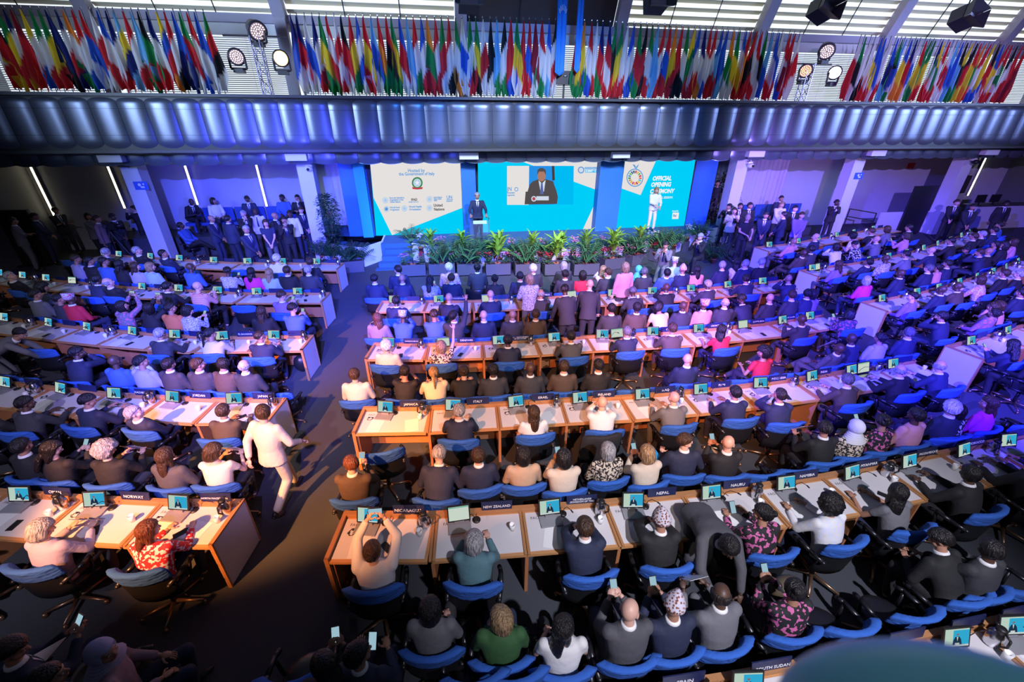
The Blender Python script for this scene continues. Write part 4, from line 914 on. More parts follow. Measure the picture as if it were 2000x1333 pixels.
advisers('RB', '''1863,626 kmnavye0 man in dark suit shading his eyes; 1942,612 Vmpurple/florall0 woman in purple floral top leaning back; 1962,606 nmbrownn0; 1995,572 kmnavyn0; 1990,608 Ompinkc0''')
users('RB', '''1972,672 llnavyp- long-dark-haired woman in navy jacket with phone; 2035,690 kmblackn0''')
advisers('BR', '''840,1190 olgreyn0 dark-bobbed woman in loose grey blouse; 978,1208 qlgreenn+ blonde-grey woman in green blouse; 1109,1262 llwhite!n- long-dark-haired woman in white tank top; 1246,1240 bldgreyp- bald man in dark grey suit at bottom row; 1340,1238 fmnavyp- person in brown patterned hat holding phone#auburn; 1418,1180 Ddgreyw-; 1605,1222 Vmblack/floralp- black-bunned woman in colourful floral dress; 1878,1087 kmblackb+ black-haired man with white-blue lanyard; 1990,1118 kdcharcoalp-''', slots=True)
# people along the bottom edge, in front of a row below the frame
bb = ROWS['BR']
for i, (x, y, code, yw) in enumerate(((632, 1300, 'lmblackp+ long-dark-haired woman lower left holding lit phone', 4), (700, 1278, 'kmnavyc- curly-haired man in navy suit beside woman with phone', -8), (22, 1270, 'kmnavyp- man in navy suit at lower left corner texting', -30), (200, 1275, 'xmmauven- person in lilac headscarf and mauve knit, bottom left#lilac', -60), (95, 1325, 'kmblackn- person in black at bottom left between phone user and shawled person', -20))):
    person(x, y, code, 'front', '', R(yw)); p = PEOPLE[-1]
    chair(p['loc'][0], p['loc'][1], p['yaw'], 'dark swivel chair under the %s person along the bottom left edge' % ordn(i+1), cover=(i in (0, 1)))
for i, (x, y) in enumerate(((560, 1345), (930, 1345), (1010, 1340))):
    p = atz(x, y, .9); chair(p.x, p.y+.25, 0, 'empty blue-covered chair, %s along the bottom frame edge' % ordn(i+1))
# lounge chairs with guests in front of the stage
def tub(x, y, yaw, label):
    o = thing('tub_armchair', label, 'armchair', (x, y, 0), yaw, 'black tub armchairs facing the stage')
    place('shell', TUB, o); place('seat_cushion', TSE, o); place('base', TBA, o)
TUB = arc_shell(.29, .36, -115, 115, .12, .72, 20, lean=0, drop=.08).mesh('shell', 'chair_leather', True)
m = M(); m.ell((0, .06, .38), (.27, .30, .08), 18, 8); m.box((-.24, -.18, .14), (.24, .30, .36)); TSE = m.mesh('seat_cushion', 'chair_leather', True)
TBA = M().lathe([(.22, 0), (.22, .04), (.05, .06), (.05, .16)]).mesh('base', 'silver', True)
gs = '''777,527 klnavyn+;877,523 wlpink/printn0;932,523 kdcharcoaln0;1041,525 wlcharcoaln0;1101,519 hlcharcoaln0;1178,527 ylwhitee-;1247,527 xmturquoisen0 woman in turquoise headscarf in the armchairs#turquoise;1318,511 tllightbluen- man in flat cap and pale shirt#black;1440,513 lmwhite!n-'''.split(';')
for i, g in enumerate(gs):
    xy, code = g.split(' ', 1); x, y = map(float, xy.split(',')); yw = R(random.uniform(-8, 8))
    person(x, y, code, 'lounge', '', yw); p = PEOPLE[-1]; p['o']['label'] = p['desc']+', %s from left in tub armchairs' % ordn(i+1)
    tub(p['loc'][0], p['loc'][1], yw, 'black tub armchair, %s from left facing the stage' % ordn(i+1))
STAND = '''1034,545 qlgrey/dotsP+ blonde woman in checked jacket bending between the armchairs|0|0|1.45
1221,522 qlpinkS0 blonde woman in pale pink long shirt standing at armchairs|10|0
1103,566 kdcharcoalQ0 tall dark-haired man in charcoal suit leaning over farthest centre desks|4|0
1152,556 blcharcoalQ+ bald tall man in charcoal suit bending beside him at farthest centre desks|-16|0
40,652 kmgreyB- person in grey jacket bent over at third left row|-70|0
1424,1068 kddgreyB0 man in dark grey suit bent over a phone between rows|170|0
514,806 nlcreamW+ brown-haired man in cream suit walking up the aisle|-22|0
932,383 gmnavyL0 grey-haired speaker in navy suit at the clear lectern|180|.7
1280,372 ylwhiteP0 blonde presenter in white outfit on stage right|172|.7
1352,352 kmblack!S+ man in black tee behind the right stage screen|120|.7
26,432 kmgreyX0 man in grey suit seen from behind beside dark partition|-60|0
68,423 kmnavyF0 man in navy suit, second from left along dark wall|-75|0
108,412 kmblackX- man in black suit with crossed arms and badge|-120|0
172,423 omgreyH- dark-haired woman in grey coat at dark wall|-90|0
190,428 nmmauveS0 person in mauve jacket behind grey-coated woman|-80|0
220,424 kdblackF0 dark-skinned man in black suit beside television camera|-120|0
261,408 klblackC+ camera operator in black with headset behind television camera|75|0
413,428 bmnavyF0 bald man in navy suit, leftmost standing in blue light|-100|0
445,428 kmnavyS0 dark-haired man seen from behind in blue light|-20|0
475,418 glblackH- greying man in black suit with hand at mouth|-150|0
499,414 bdwhiteS0 man in white shirt under black jacket, blue light group|-170|0
481,449 gmnavyF- glasses-wearing man in navy suit leaning back, blue light|-115|0
519,436 Llnavy!F0 long-haired woman with lanyard holding white sheet|-160|0
537,422 bmblackS+ bald man in black suit looking right|-110|0
555,430 kmblackH0 man in black suit and red tie with hand on cheek|-165|0
566,418 kdwhiteS0 man in white shirt behind the red-tied man|-170|0
588,411 nlnavyF- man in blue-navy suit clasping hands by the column|-140|0
1424,404 kmblackC- crouched camera man in black beside tall plant|130|0
1434,412 nlwhite!C0 camera operator in white polo behind tripod|150|0
1446,403 kmblackS0 curly man in black between camera operators|160|0
1465,402 kmblackS+ dark-haired man in black behind the camera crew|165|0
1461,425 blblack!P0 bald camera assistant in black tee|160|0
1496,421 kmnavyF0 dark-haired man with white lanyard looking down|150|0
1526,388 kmnavyS0 man in navy behind the long-haired blonde woman|170|0
1527,400 ylwhiteF0 long-haired blonde woman in white shirt at right|165|0
1531,420 klnavyF- man in navy suit facing away at right standing group|60|0
1553,408 klblackS+ young dark-haired man seated behind standing group|150|0
1566,421 nlpurpleF+ bearded man in purple shirt with lanyard|140|0
1634,396 kdblackH0 dark-skinned man in black photographing beside right column|160|0
1869,396 nlblackF+ man in black suit with green folder at right wall|140|0
1900,405 kmblackF0 woman in black with tripod at right wall|150|0
1966,398 kdblackS0 man in black at far right console|150|0'''
for ln in STAND.split('\n'):
    pc, yw, fz = ln.split('|')[:3]; xy, code = pc.split(' ', 1); x, y = map(float, xy.split(','))
    person(x, y, code, 'stand', '', R(float(yw)), float(fz), exact=((8.95, 17.55) if 'presenter' in code else (12.5, 18.75) if 'behind the right stage' in code else None))
for x, y, code, yw, fz in ((374, 395, 'bdblackb0 bald man in black bowing over phone on raised seats', -120, .75), (420, 404, 'omwhiten+ dark-haired woman in white shirt on raised seats', -140, .75), (484, 394, 'kdnavyn0 dark-skinned man in navy suit on raised seats', -165, .75), (552, 393, 'kdbluen- dark-skinned man in bright blue suit on raised seats', -170, .75), (581, 389, 'kmblackc0 man in black hand at chin on raised seats', -170, .75), (353, 441, 'kdbluel+ man in bright blue shirt seated below blue wall', -100, .0), (1945, 478, 'kmbluel0 person in blue sprawling at far right desks', 30, 0), (1300, 479, 'kmgreyK0 kneeling dark-haired photographer with camera by planters', 140, 0), (1368, 463, 'glblackK0 grey-haired kneeling man in black suit by planters', 120, 0)):
    q_ = atz(x, y, 1.75); person(x, y, code, 'stand', '', R(yw), fz, exact=((q_.x*19.6/q_.y, 19.6) if fz else None))
    print('EXTRA', PEOPLE[-1]['o'].name, code, PEOPLE[-1]['loc'])
    if 'K0' not in code and fz == 0:
        p = PEOPLE[-1]; chair(p['loc'][0], p['loc'][1], p['yaw'], 'dark chair under the '+p['desc'][:60].rsplit(' ', 1)[0], cover=False)
# held things
nph = 0
for p in PEOPLE:
    if p['pose'] in 'puw' or (p['pose'] == 'B') or 'phone' in p['desc']:
        X = Matrix.Translation(p['loc']) @ Matrix.Rotation(p['yaw'], 4, 'Z') @ Matrix.Scale(p['sca'], 4)
        hA, hB = p['pr']['hands']; c = X @ ((hA+hB)/2)
        lab = p['o']['label']; who = ' '.join(lab.split()[:9])
        rz = p['yaw']
        if p['pose'] == 'w':
            o = thing('document', 'white document held by '+who, 'paper', c, rz); s_ = place('sheet', PAP, o, mtx=Matrix.Rotation(R(-50), 4, 'X'))
        else:
            o = thing('phone', 'lit phone held by '+who, 'phone', c, rz); T = Matrix.Rotation(R(70 if p['pose'] == 'u' else 50), 4, 'X')
            if p['pose'] == 'u': T = T @ Matrix.Rotation(PI/2, 4, 'Z')
            b_ = place('case', PHN, o, mtx=T); place('phone_screen', PHS, b_)
# ---------------------------------------------------------------- flags
FC = dict(w=(.72, .72, .72), r=(.62, .02, .03), g=(.01, .24, .06), b=(.01, .02, .16), B=(.02, .10, .55), s=(.15, .45, .75), y=(.80, .60, .03), o=(.80, .25, .03), k=(.012, .012, .015), m=(.25, .01, .03))
FN = dict(w='white', r='red', g='green', b='navy', B='blue', s='sky-blue', y='yellow', o='orange', k='black', m='maroon')
def flag(x, z0, z1, cols, lab, seed, lean):
    rn = random.Random(seed); n, k = 14, 22; m = M(); vs = []; cc = []
    W = rn.uniform(.46, .60); ph = rn.uniform(0, 6); H = z1-z0
    for j in range(k+1):
        v = j/k; wd = .03+W*((v/.8)**.9 if v < .8 else 1-(v-.8)*3.2); z = -H*v
        for i in range(n+1):
            u = i/n; xx = (u-.5)*wd*.72+lean*v*.12+.012*math.sin(9*v+ph)
            yy = .075*(.25+v)*math.sin(u*PI*2.2+ph+v*1.2)
            zz = z-(.20*abs(u-.35-.2*math.sin(ph))*v**6)
            vs.append((xx, yy, zz))
            q = v*.92+.24*(u-.5)*(.3+v)*(1 if ph < 3 else -1); q = max(0, min(.999, q))
            cc.append(FC[cols[int(q*len(cols))]])
    fs = [(j*(n+1)+i, j*(n+1)+i+1, (j+1)*(n+1)+i+1, (j+1)*(n+1)+i) for j in range(k) for i in range(n)]
    m.add(vs, fs); me = m.mesh('cloth', 'flag', True)
    a = me.color_attributes.new('Col', 'FLOAT_COLOR', 'POINT')
    for i, c in enumerate(cc): a.data[i].color = (*c, 1)
    o = thing('flag', lab, 'flag', (x, 17.12, z1), 0, 'national flags along the gallery')
    place('cloth', me, o); place('pole', POLE, o, (0, .09, 0)); place('finial', FIN, o, (0, .09, .03))
POLE = M().tube((0, 0, -2.3), (0, 0, .06), .012, n=6).mesh('pole', 'dark_grey'); FIN = M().ell((0, 0, .04), (.02, .02, .035), 8, 6).mesh('finial', 'silver')
G1 = [-42, -26, -11, 5, 20, 37, 55, 72, 88, 105, 122, 138, 155, 172, 189, 205, 218, 237, 254, 268, 285, 303, 318, 336, 350, 365, 380, 395]
F1 = 'rwr kry gyr bwry mrr ywB gwr gyr bbk bwrb owg rwB rBw wrw Bwr bwr sybs rwr ssg kgr bwr yBro rwk Bb grw rwB Bw grkw gyr'.split()
G2 = [500+q/4 for q in (262,312,372,432,490,545,605,660,720,778,835,895,948,1015,1055,1118,1175,1225,1285,1335,1395,1445,1500,1560,1610,1668,1718,1773,1832,1880,1940,1990)]
F2 = 'bBw brw wBw bwr gyg rwrg wrwr krw ryg BwBw ryr sBw rog rkg gyg Brw ssw rwg Bwr ogr rwr grw rwk gwo wBw gwr gyk wrw kkw ssg kwg rrB'.split()
G3 = [1000+q/4 for q in (40,92,140,188,240,295,345,525,570,628,670,715,772,818,868,910,960,1012,1060,1105,1148,1200,1245,1290,1338,1385,1435,1475,1520,1562,1605,1652,1692,1742,1785,1836,1872,1915,1958,2000,2045,2092,2125,2182,2218,2262)]
F3 = 'gyw rrr rBr mmw rwg Bws kwrw krg oyg rwB wwr brg brwr gkr gyr wwr BwB grg krk gwr sss rwr rBr oyr rrk gwk ygr Bwr bwo rwB rwr Bsr BBs ogw gyw Bwyr ror rkr rwr gkw sB Bwr wBr rwB rmr wrw'.split()
G4 = [1500+q/4 for q in (740,770,820,855,895,925,975,1020,1055,1085,1130,1170,1205,1245,1280,1310,1365,1385,1425,1465,1495,1530,1565,1605,1640,1670,1705,1745,1780,1815,1845,1885,1910,1955,1995,2040)]
F4 = 'wrr gkw wwk wwr Byr BBw wwr Bbs gkg sBw Byo bro wBw ryg ggr gyr bwr ygr rwr wrw sBw BBs ksg ykg kry ryo ogr rwB yyB krw Byr rwr rgw kwr rrm rmr'.split()
for gname, G, FF in (('left', G1, F1), ('centre', G2+G3, F2+F3), ('right', G4, F4)):
    for i, px in enumerate(G):
        py = 17+(px/2000)**2*0+ (px-0)*.018 if px < 560 else (30+(px-570)*.02 if px < 1100 else 40+(px-1100)*.055)
        p = aty(px, py, 17.12); cs = FF[i % len(FF)]
        names = []
        for c in cs:
            if FN[c] not in names: names.append(FN[c])
        flag(p.x, 5.84, p.z, cs, '%s limp flag, %s from left in the %s flag group' % (' and '.join(names[:3]) if len(names) < 3 else ' '.join(names[:3]), ordn(i+1), gname), i*7+len(G), (1 if p.x < 3 else -1)*.3)
for i, px in enumerate((1096, 1131)):
    p = aty(px, 60, 16.9); m = M(); w_ = .34-.12*i
    n = 8
    for j in range(n): pass
    vs = [(w_*(u/n-.5), .05*math.sin(u*1.7), z) for z in (9.6, 6.5 if not i else 6.6) for u in range(n+1)]; m.add(vs, [(u, u+1, n+2+u, n+1+u) for u in range(n)])
    m.prism([(-w_/2, -.0), (w_/2, 0), (0, -.12)], .01, T=Matrix.Translation((0, 0, 6.5 if not i else 6.6)))
    o = thing('banner', ['wide long sky-blue hanging banner with white emblem above gallery', 'narrow long blue hanging banner right of the wide banner'][i], 'banner', (p.x, 16.85, 0)); m.obj('cloth', mat('banner_blue', (.02, .20, .55), .7), o, True)
    e_ = M(); 
    for q in range(6):
        a = R(30+q*24); z = 8.55-q*.0
        e_.tube((.11*math.cos(a+.0), -.06, 8.1+.16*math.sin(a)-.05), (.15*math.cos(a), -.06, 8.1+.22*math.sin(a)+.04), .012, n=5)
    e_.lathe([(.001, -.001), (.09, 0)], 14); e_.obj('emblem', 'white', o, loc=(0, 0, 0)) if not i else None
# ---------------------------------------------------------------- stage lights and trusses
def truss(x, y, z0, z1, s=.26):
    m = M(); c = [(-s/2, -s/2), (s/2, -s/2), (s/2, s/2), (-s/2, s/2)]
    for a in c: m.tube((a[0], a[1], z0), (a[0], a[1], z1), .022, n=6)
    z = z0; k = 0
    while z < z1-.01:
        z2 = min(z+.28, z1)
        for i in range(4):
            a, b = c[i], c[(i+1) % 4]
            if k % 2: a, b = b, a
            m.tube((a[0], a[1], z), (b[0], b[1], z2), .011, n=5)
        z = z2; k += 1
    return m
def mover(px, py, Y, aim, lens, lab, size=1.0):
    p = aty(px, py, Y); o = thing('moving_head_light', lab, 'spotlight', p)
    d = (V(aim)-p).normalized(); Q = d.to_track_quat('Z', 'Y').to_matrix().to_4x4()
    h = M().lathe([(.10, -.26), (.17, -.20), (.20, -.02), (.235, .06), (.235, .12), (.20, .12)], 20); size *= 1.25; hd_ = place('head', h.mesh('head', 'dark_grey', True), o, mtx=Q @ Matrix.Scale(size, 4))
    l = M().lathe([(.001, .118), (.19, .121), (.19, .125)], 20)
    place('lens', l.mesh('lens', lens if px in (548, 1630) else 'lens_dim'), hd_)
    if lens == 'lens_dim' or True:
        g = M()
        for r_, n_ in ((.05, 6), (.10, 12), (.155, 18)):
            for i in range(n_): g.ell((r_*math.cos(2*PI*i/n_), r_*math.sin(2*PI*i/n_), .126), (.0135, .0135, .008), 6, 4)
        place('lens_cells', g.mesh('lens_cells', lens if lens != 'lens_dim' else 'lens_white'), hd_)
    M().tube((-.24, 0, 0), (-.24, 0, -.34), .035).tube((.24, 0, 0), (.24, 0, -.34), .035).tube((-.24, 0, -.34), (.24, 0, -.34), .035).box((-.15, -.12, -.46), (.15, .12, -.34)).obj('yoke', 'dark_grey', o)
for nm_, px, zt in (('left', 514, 7.35), ('right', 1578, 7.0)):
    p = aty(px, 140, 17.5); o = thing('lighting_truss', 'silver lattice truss tower on gallery in the %s flag gap' % nm_, 'truss', (p.x, 17.5, 5.1))
    truss(0, 0, 0, zt-5.1).obj('lattice', 'truss', o); M().box((-.3, -.3, 0), (.3, .3, .02)).obj('base_plate', 'grey', o)
    M().tube((-.95, 0, zt-5.1), (.95, 0, zt-5.1), .03).obj('crossbar', 'dark_grey', o)
mover(500, 58, 17.5, (4, 5, 1), 'lens_dim', 'dim round moving light above the left truss tower')
mover(461, 110, 17.5, (0, 2, 3), 'lens_white', 'bright white moving light hanging left of the left truss', .85)
mover(548, 114, 17.5, (1, 0, 5), 'lens_orange', 'glowing orange moving light right of the left truss', .85)
mover(1614, 98, 17.5, (8, 5, 1), 'lens_dim', 'tilted dim moving light on top of the right truss')
mover(1573, 138, 17.5, (4, 2, 4), 'lens_orange', 'orange dotted moving light left of the right truss', .85)
mover(1630, 142, 17.5, (2, 0, 5), 'lens_white', 'blazing white moving light right of the right truss', .85)
for i, (px, py, Y) in enumerate(((915, 3, 15.5), (1281, 6, 15.5), (1603, 22, 15.5), (1880, 38, 15.5))):
    p = aty(px, py, Y); o = thing('floodlight', 'grey square floodlight with barn doors, %s from left under the louvres' % ordn(i+1), 'floodlight', p)
    T = Matrix.Rotation(R(25*(i > 1)), 4, 'Y') @ Matrix.Rotation(R(-20), 4, 'X')
    place('housing', M().box((-.3, -.18, -.2), (.3, .25, .28)).lathe([(.2, .28), (.12, .42)]).mesh('housing', 'dark_grey'), o, mtx=T)
    
    bd = M()
    for s_ in (-1, 1): bd.add([(s_*.28, -.18, -.2), (s_*.28, -.18, .2), (s_*.42, -.48, .32), (s_*.42, -.48, -.32)], [(0, 1, 2, 3)]).add([(-.28, -.18, s_*.2), (.28, -.18, s_*.2), (.42, -.48, s_*.34), (-.42, -.48, s_*.34)], [(0, 1, 2, 3)])
    place('barn_doors', bd.mesh('barn_doors', 'dark_grey'), o, mtx=T); place('front_glass', M().box((-.25, -.185, -.17), (.25, -.18, .17)).mesh('front_glass', 'silver'), o, mtx=T)
    M().tube((0, 0, .3), (0, 0, 1.9), .02).obj('hanger', 'black', o)
# wall units on columns: cameras and signs
for px, py, lab in ((604, 328, 'white dome camera on column left of stage'), (1465, 322, 'white projector camera on wall right of stage'), (1903, 315, 'small dark camera under balcony at far right')):
    p = aty(px, py, 17.55); o = thing('wall_camera', lab, 'camera', p)
    M().box((-.10, -.02, .02), (.10, .2, .12)).tube((0, 0, .1), (0, 0, .45), .02).obj('bracket', 'white', o); M().ell((0, -.05, -.03), (.13, .16, .10)).obj('housing', 'white' if px < 1900 else 'black', o, True); M().tube((0, -.17, -.03), (0, -.23, -.04), .05).obj('lens', 'black', o)
for px, py, c_, lab in ((275, 363, 'sign_blue', 'blue pictogram sign on the left column'), (1678, 344, 'sign_blue', 'blue pictogram sign on the right column'), (1414, 325, 'white', 'small framed white notice beside tall right plant'), (1890, 335, 'sign_red', 'small red sign on far right wall')):
    p = aty(px, py, 17.72); o = thing('wall_sign', lab, 'sign', (p.x, 17.745 if c_ == 'sign_blue' else 20.45, p.z)); M().box((-.22, -.015, -.14), (.22, 0, .14)).obj('board', c_, o)
    if c_ == 'sign_blue': M().ell((-.04, -.018, .03), (.05, .004, .05)).box((-.02, -.02, -.08), (.10, -.016, -.02)).ell((.09, -.018, .05), (.03, .004, .03)).obj('pictogram', 'white', o)
# ---------------------------------------------------------------- lectern, plants, stage front
p = aty(937, 470, 16.35)
L_ = [q for q in PEOPLE if 'speaker in navy' in q['desc']][0]['loc']
o = thing('lectern', 'clear acrylic lectern with logo strip in front of the speaker', 'lectern', (L_[0]+.02, L_[1]-.42, .7))
for s in (-1, 1): M().box((s*.36-.012, -.16, .02), (s*.36+.012, .16, 1.02)).obj('side_sheet', 'acrylic', o)
M().box((-.36, -.165, .03), (.36, -.15, .98)).obj('front_sheet', 'acrylic', o)
M().box((-.42, -.2, 0), (.42, .2, .03)).obj('foot', 'acrylic', o)
place('top_sheet', M().box((-.42, -.2, 0), (.42, .2, .02)).mesh('top_sheet', 'acrylic'), o, mtx=Matrix.Translation((0, 0, 1.04)) @ Matrix.Rotation(R(-14), 4, 'X'))
lp = M().box((-.24, -.185, .86), (.26, -.172, .98)).obj('logo_strip', mat('logo_pale', (.45, .72, .85), .4, emit=.35), o)
text('lettering', 'UN FOOD SYSTEMS SUMMIT', lp, Matrix.Translation((.03, -.186, .92)) @ Matrix.Rotation(PI/2, 4, 'X'), .034, 'plate_navy')
M().tube((-.1, 0, 1.05), (-.08, -.02, 1.28), .006).tube((.1, 0, 1.05), (.08, -.02, 1.28), .006).obj('microphones', 'black', o)
def blade(m, p, az, L, w, up, droop, mi=0, n=5):
    d = V((math.cos(az), math.sin(az), 0)); s = V((-d.y, d.x, 0)); vs = []
    for i in range(n+1):
        u = i/n; c = p+d*L*u*math.cos(up)+V((0, 0, L*(u*math.sin(up)-droop*u*u))); ww = w*math.sin(PI*min(1, .12+.88*u))*.5+.001
        vs += [c-s*ww, c+V((0, 0, -ww*.35)), c+s*ww]
    m.add(vs, [(3*i+j, 3*i+j+1, 3*i+4+j, 3*i+3+j) for i in range(n) for j in (0, 1)], mi)
PLM = {}
def plantmesh(kind, seed):
    k = (kind, seed)
    if k in PLM: return PLM[k]
    rn = random.Random(seed); m = M()
    if kind == 'dracaena':
        m.tube((0, 0, 0), (0, 0, .25), .015, n=6, mi=1)
        for i in range(34): blade(m, V((0, 0, .15+.012*i)), i*2.4, rn.uniform(.36, .60), .075, rn.uniform(.6, 1.3), rn.uniform(.25, .6))
    elif kind == 'palm':
        for f in range(13):
            az = f*2.4+rn.random(); up = rn.uniform(.8, 1.35); L = rn.uniform(.55, .85); d = V((math.cos(az), math.sin(az), 0)); pr_ = None
            for i in range(11):
                u = i/10; c = d*L*u*math.cos(up)+V((0, 0, L*(u*math.sin(up)*1.05-.28*u*u)))
                if pr_ is not None: m.tube(pr_, c, .006, .004, 4, 1, False)
                pr_ = c
                if i > 2:
                    for s in (-1, 1): blade(m, c, az+s*1.1, .24*(1.2-u*.7), .040, .25, .5, n=3)
    elif kind == 'flowers':
        for i in range(60):
            a, r_ = rn.uniform(0, 2*PI), rn.uniform(0, .16); p = V((r_*math.cos(a), r_*math.sin(a), rn.uniform(.05, .28)))
            blade(m, p, rn.uniform(0, 6.28), rn.uniform(.07, .12), .04, .5, .4, n=2)
        for i in range(26):
            a, r_ = rn.uniform(0, 2*PI), rn.uniform(0, .17); p = V((r_*math.cos(a), r_*math.sin(a), rn.uniform(.28, .40)))
            for q in range(5): blade(m, p, q*1.256+a, .034, .03, .4, .2, 2, n=2)
    elif kind == 'bush':
        for i in range(900):
            h = rn.uniform(.3, 1.9); a = rn.uniform(0, 6.28); r_ = rn.uniform(.05, .42)*(1.15-abs(h-1.0)*.55)+.03*math.sin(h*9); p = V((r_*math.cos(a)*1.0, r_*math.sin(a), h))
            blade(m, p, a+rn.uniform(-.9, .9), rn.uniform(.10, .17), .055, rn.uniform(-.1, .9), .5, n=3)
        for i in range(4): m.tube((.04*i-.06, 0, 0), (.09*i-.13, .03*i, 1.3), .02, .008, 6, 1)
    elif kind == 'broad':
        m.tube((0, 0, 0), (0, 0, .5), .01, n=5, mi=1)
        for i in range(11): blade(m, V((0, 0, .22+.035*i)), i*2.4, rn.uniform(.2, .3), .13, rn.uniform(.2, .8), .5)
    PLM[k] = m; return m
def plant(kind, x, y, z, lab, leaf, s=1.0, petal='white_petal', cat='plant', grp=None, nm=None):
    m = plantmesh(kind, int(x*7) % 4); key = (kind, int(x*7) % 4, leaf, petal)
    if key not in MEC: MEC[key] = m.mesh('foliage', [leaf, 'leaf_brown', petal], True)
    o = thing(nm or {'flowers': 'flowering_plant', 'palm': 'palm_plant', 'dracaena': 'dracaena_plant', 'bush': 'tall_bush', 'broad': 'broadleaf_plant'}[kind], lab, cat, (x, y, z), x*3 % 6, grp)
    f = place('foliage', MEC[key], o); f['kind'] = 'stuff'; f.scale = (s,)*3
    pt = place('pot', POT if kind != 'bush' else BPOT, o); return o
MEC = {}
POT = M().lathe([(.07, -.16), (.10, 0), (.115, 0), (.115, .03), (.10, .03), (.09, .0)], 14).mesh('pot', 'terracotta', True)
BPOT = M().lathe([(.22, 0), (.30, .42), (.33, .42), (.33, .46), (.28, .46), (.27, .40)], 20).mesh('pot', 'black', True)
def planter(i, x0, x1, y, rz, lab):
    o = thing('planter_box', lab, 'planter', ((x0+x1)/2, y, 0), rz, 'grey planter boxes along the stage'); w_ = (x1-x0)/2
    m = M()
    for a, b in (((-w_, -.24, 0), (w_, -.21, .44)), ((-w_, .21, 0), (w_, .24, .44)), ((-w_, -.21, 0), (-w_+.03, .21, .44)), ((w_-.03, -.21, 0), (w_, .21, .44)), ((-w_, -.24, .0), (w_, .24, .03))): m.box(a, b)
    m.obj('box', 'planter', o); M().box((-w_+.03, -.21, .3), (w_-.03, .21, .38)).obj('soil', 'soil', o)
PX = [(784, 834), (838, 890), (892, 942), (947, 997), (1003, 1054), (1059, 1111), (1115, 1167), (1170, 1216), (1219, 1262), (1266, 1306)]
kinds = ['broad', 'palm', 'palm', 'dracaena', 'palm', 'dracaena', 'palm', 'dracaena', 'palm', 'palm']
npt = 0
for i, (a, b) in enumerate(PX):
    yb = 533 if i < 7 else 530-(i-6)*8
    pa, pb = atz(a, yb+(2 if i else 6), 0), atz(b, yb+2, 0)
    y = (pa.y+pb.y)/2; rz = 0 if i < 7 else R(10*(i-6)); xc = (pa.x+pb.x)/2
    planter(i, pa.x+.02, pb.x-.02, y, rz, 'grey rectangular planter box, %s from left along stage front' % ordn(i+1))
    W_ = pb.x-pa.x
    for j in range(3):
        npt += 1; x = pa.x+W_*(j+.5)/3; yy = y+(x-xc)*math.tan(rz)
        if j == 1: plant(kinds[i], x, yy, .40, '%s in the %s planter box from left' % ({'broad': 'broad-leaved plant', 'palm': 'feathery green palm', 'dracaena': 'bright green strap-leaved plant'}[kinds[i]], ordn(i+1)), {'broad': 'leaf_mid', 'palm': 'leaf_mid', 'dracaena': 'leaf_bright'}[kinds[i]], 1.45)
        else: plant('flowers', x, yy, .36, 'low %s-flowered plant at %s of the %s planter box' % (['pink', 'red'][(i+j//2) % 2], 'left' if j == 0 else 'right', ordn(i+1)), 'leaf_mid', 1.15, ['pink_petal', 'red_petal'][(i+j//2) % 2])
# second line of plants standing on the stage edge behind
def edge_y(x):
    for (a, b), (c, d) in zip(edge[1:], edge[2:11]):
        if a <= x <= c: return b+(d-b)*(x-a)/(c-a)
    return 18.0
sx = [800, 822, 843, 862, 884, 905, 930, 955, 975, 993, 1012, 1037, 1055, 1072, 1095, 1120, 1145, 1160, 1180, 1205, 1228, 1250, 1272, 1290, 1315, 1340, 1365]
kk = ['palm', 'flowers', 'dracaena', 'flowers', 'palm', 'dracaena', 'palm', 'palm', 'dracaena', 'flowers', 'palm', 'dracaena', 'flowers', 'palm', 'dracaena', 'flowers', 'dracaena', 'palm', 'flowers', 'dracaena', 'palm', 'dracaena', 'flowers', 'palm', 'palm', 'flowers', 'palm']
for i, px in enumerate(sx):
    py = 500 if px < 1200 else 500-(px-1200)*.20
    p = atz(px, py, .45); p.y = edge_y(p.x)-.24; k_ = kk[i]; hh = .42 if k_ != 'flowers' else .62
    M_ = plant(k_, p.x, p.y, hh, '%s behind planters, %s from left at stage edge' % ({'palm': 'feathery palm', 'dracaena': 'bright strap-leaved plant', 'flowers': 'pale-flowered plant'}[k_], ordn(i+1)), {'palm': 'leaf_mid', 'dracaena': 'leaf_bright', 'flowers': 'leaf_mid'}[k_], 1.35 if k_ != 'flowers' else 1.35, 'white_petal' if i % 3 else 'pink_petal')
    M().box((-.1, -.1, -hh), (.1, .1, -.15)).obj('stand', 'planter', M_)
p = atz(672, 535, 0); q = atz(712, 530, 0); planter(99, p.x-.1, q.x, p.y+.25, R(8), 'grey planter box left of the stage steps')
for i, (px, py) in enumerate(((630, 500), (655, 505), (680, 512), (700, 508), (640, 520), (665, 520))):
    p = atz(px, py, .3); plant('palm' if i < 4 else 'flowers', p.x, p.y, .3, '%s left of stage steps, %s from left' % ('feathery palm' if i < 4 else 'low flowering plant', ordn(i+1 if i < 4 else i-3)), 'leaf_dark', 1.25 if i < 4 else .9)
    M().box((-.12, -.12, -.3), (.12, .12, -.15)).obj('stand', 'planter', D.objects[-1]) if False else None
p = aty(648, 458, 17.6); plant('bush', p.x+.05, 17.5, .62, 'tall dark leafy bush in black pot beside left stage column', 'leaf_dark', 1.0)
M().box((p.x-.35, 17.1, 0), (p.x+.45, 17.9, .62)).obj('wall_plinth', 'stage_carpet')['kind'] = 'structure'
p = atz(1398, 455, .2); plant('bush', p.x, p.y, .0, 'tall brownish bush in black pot right of stage', 'leaf_brown', 1.55)
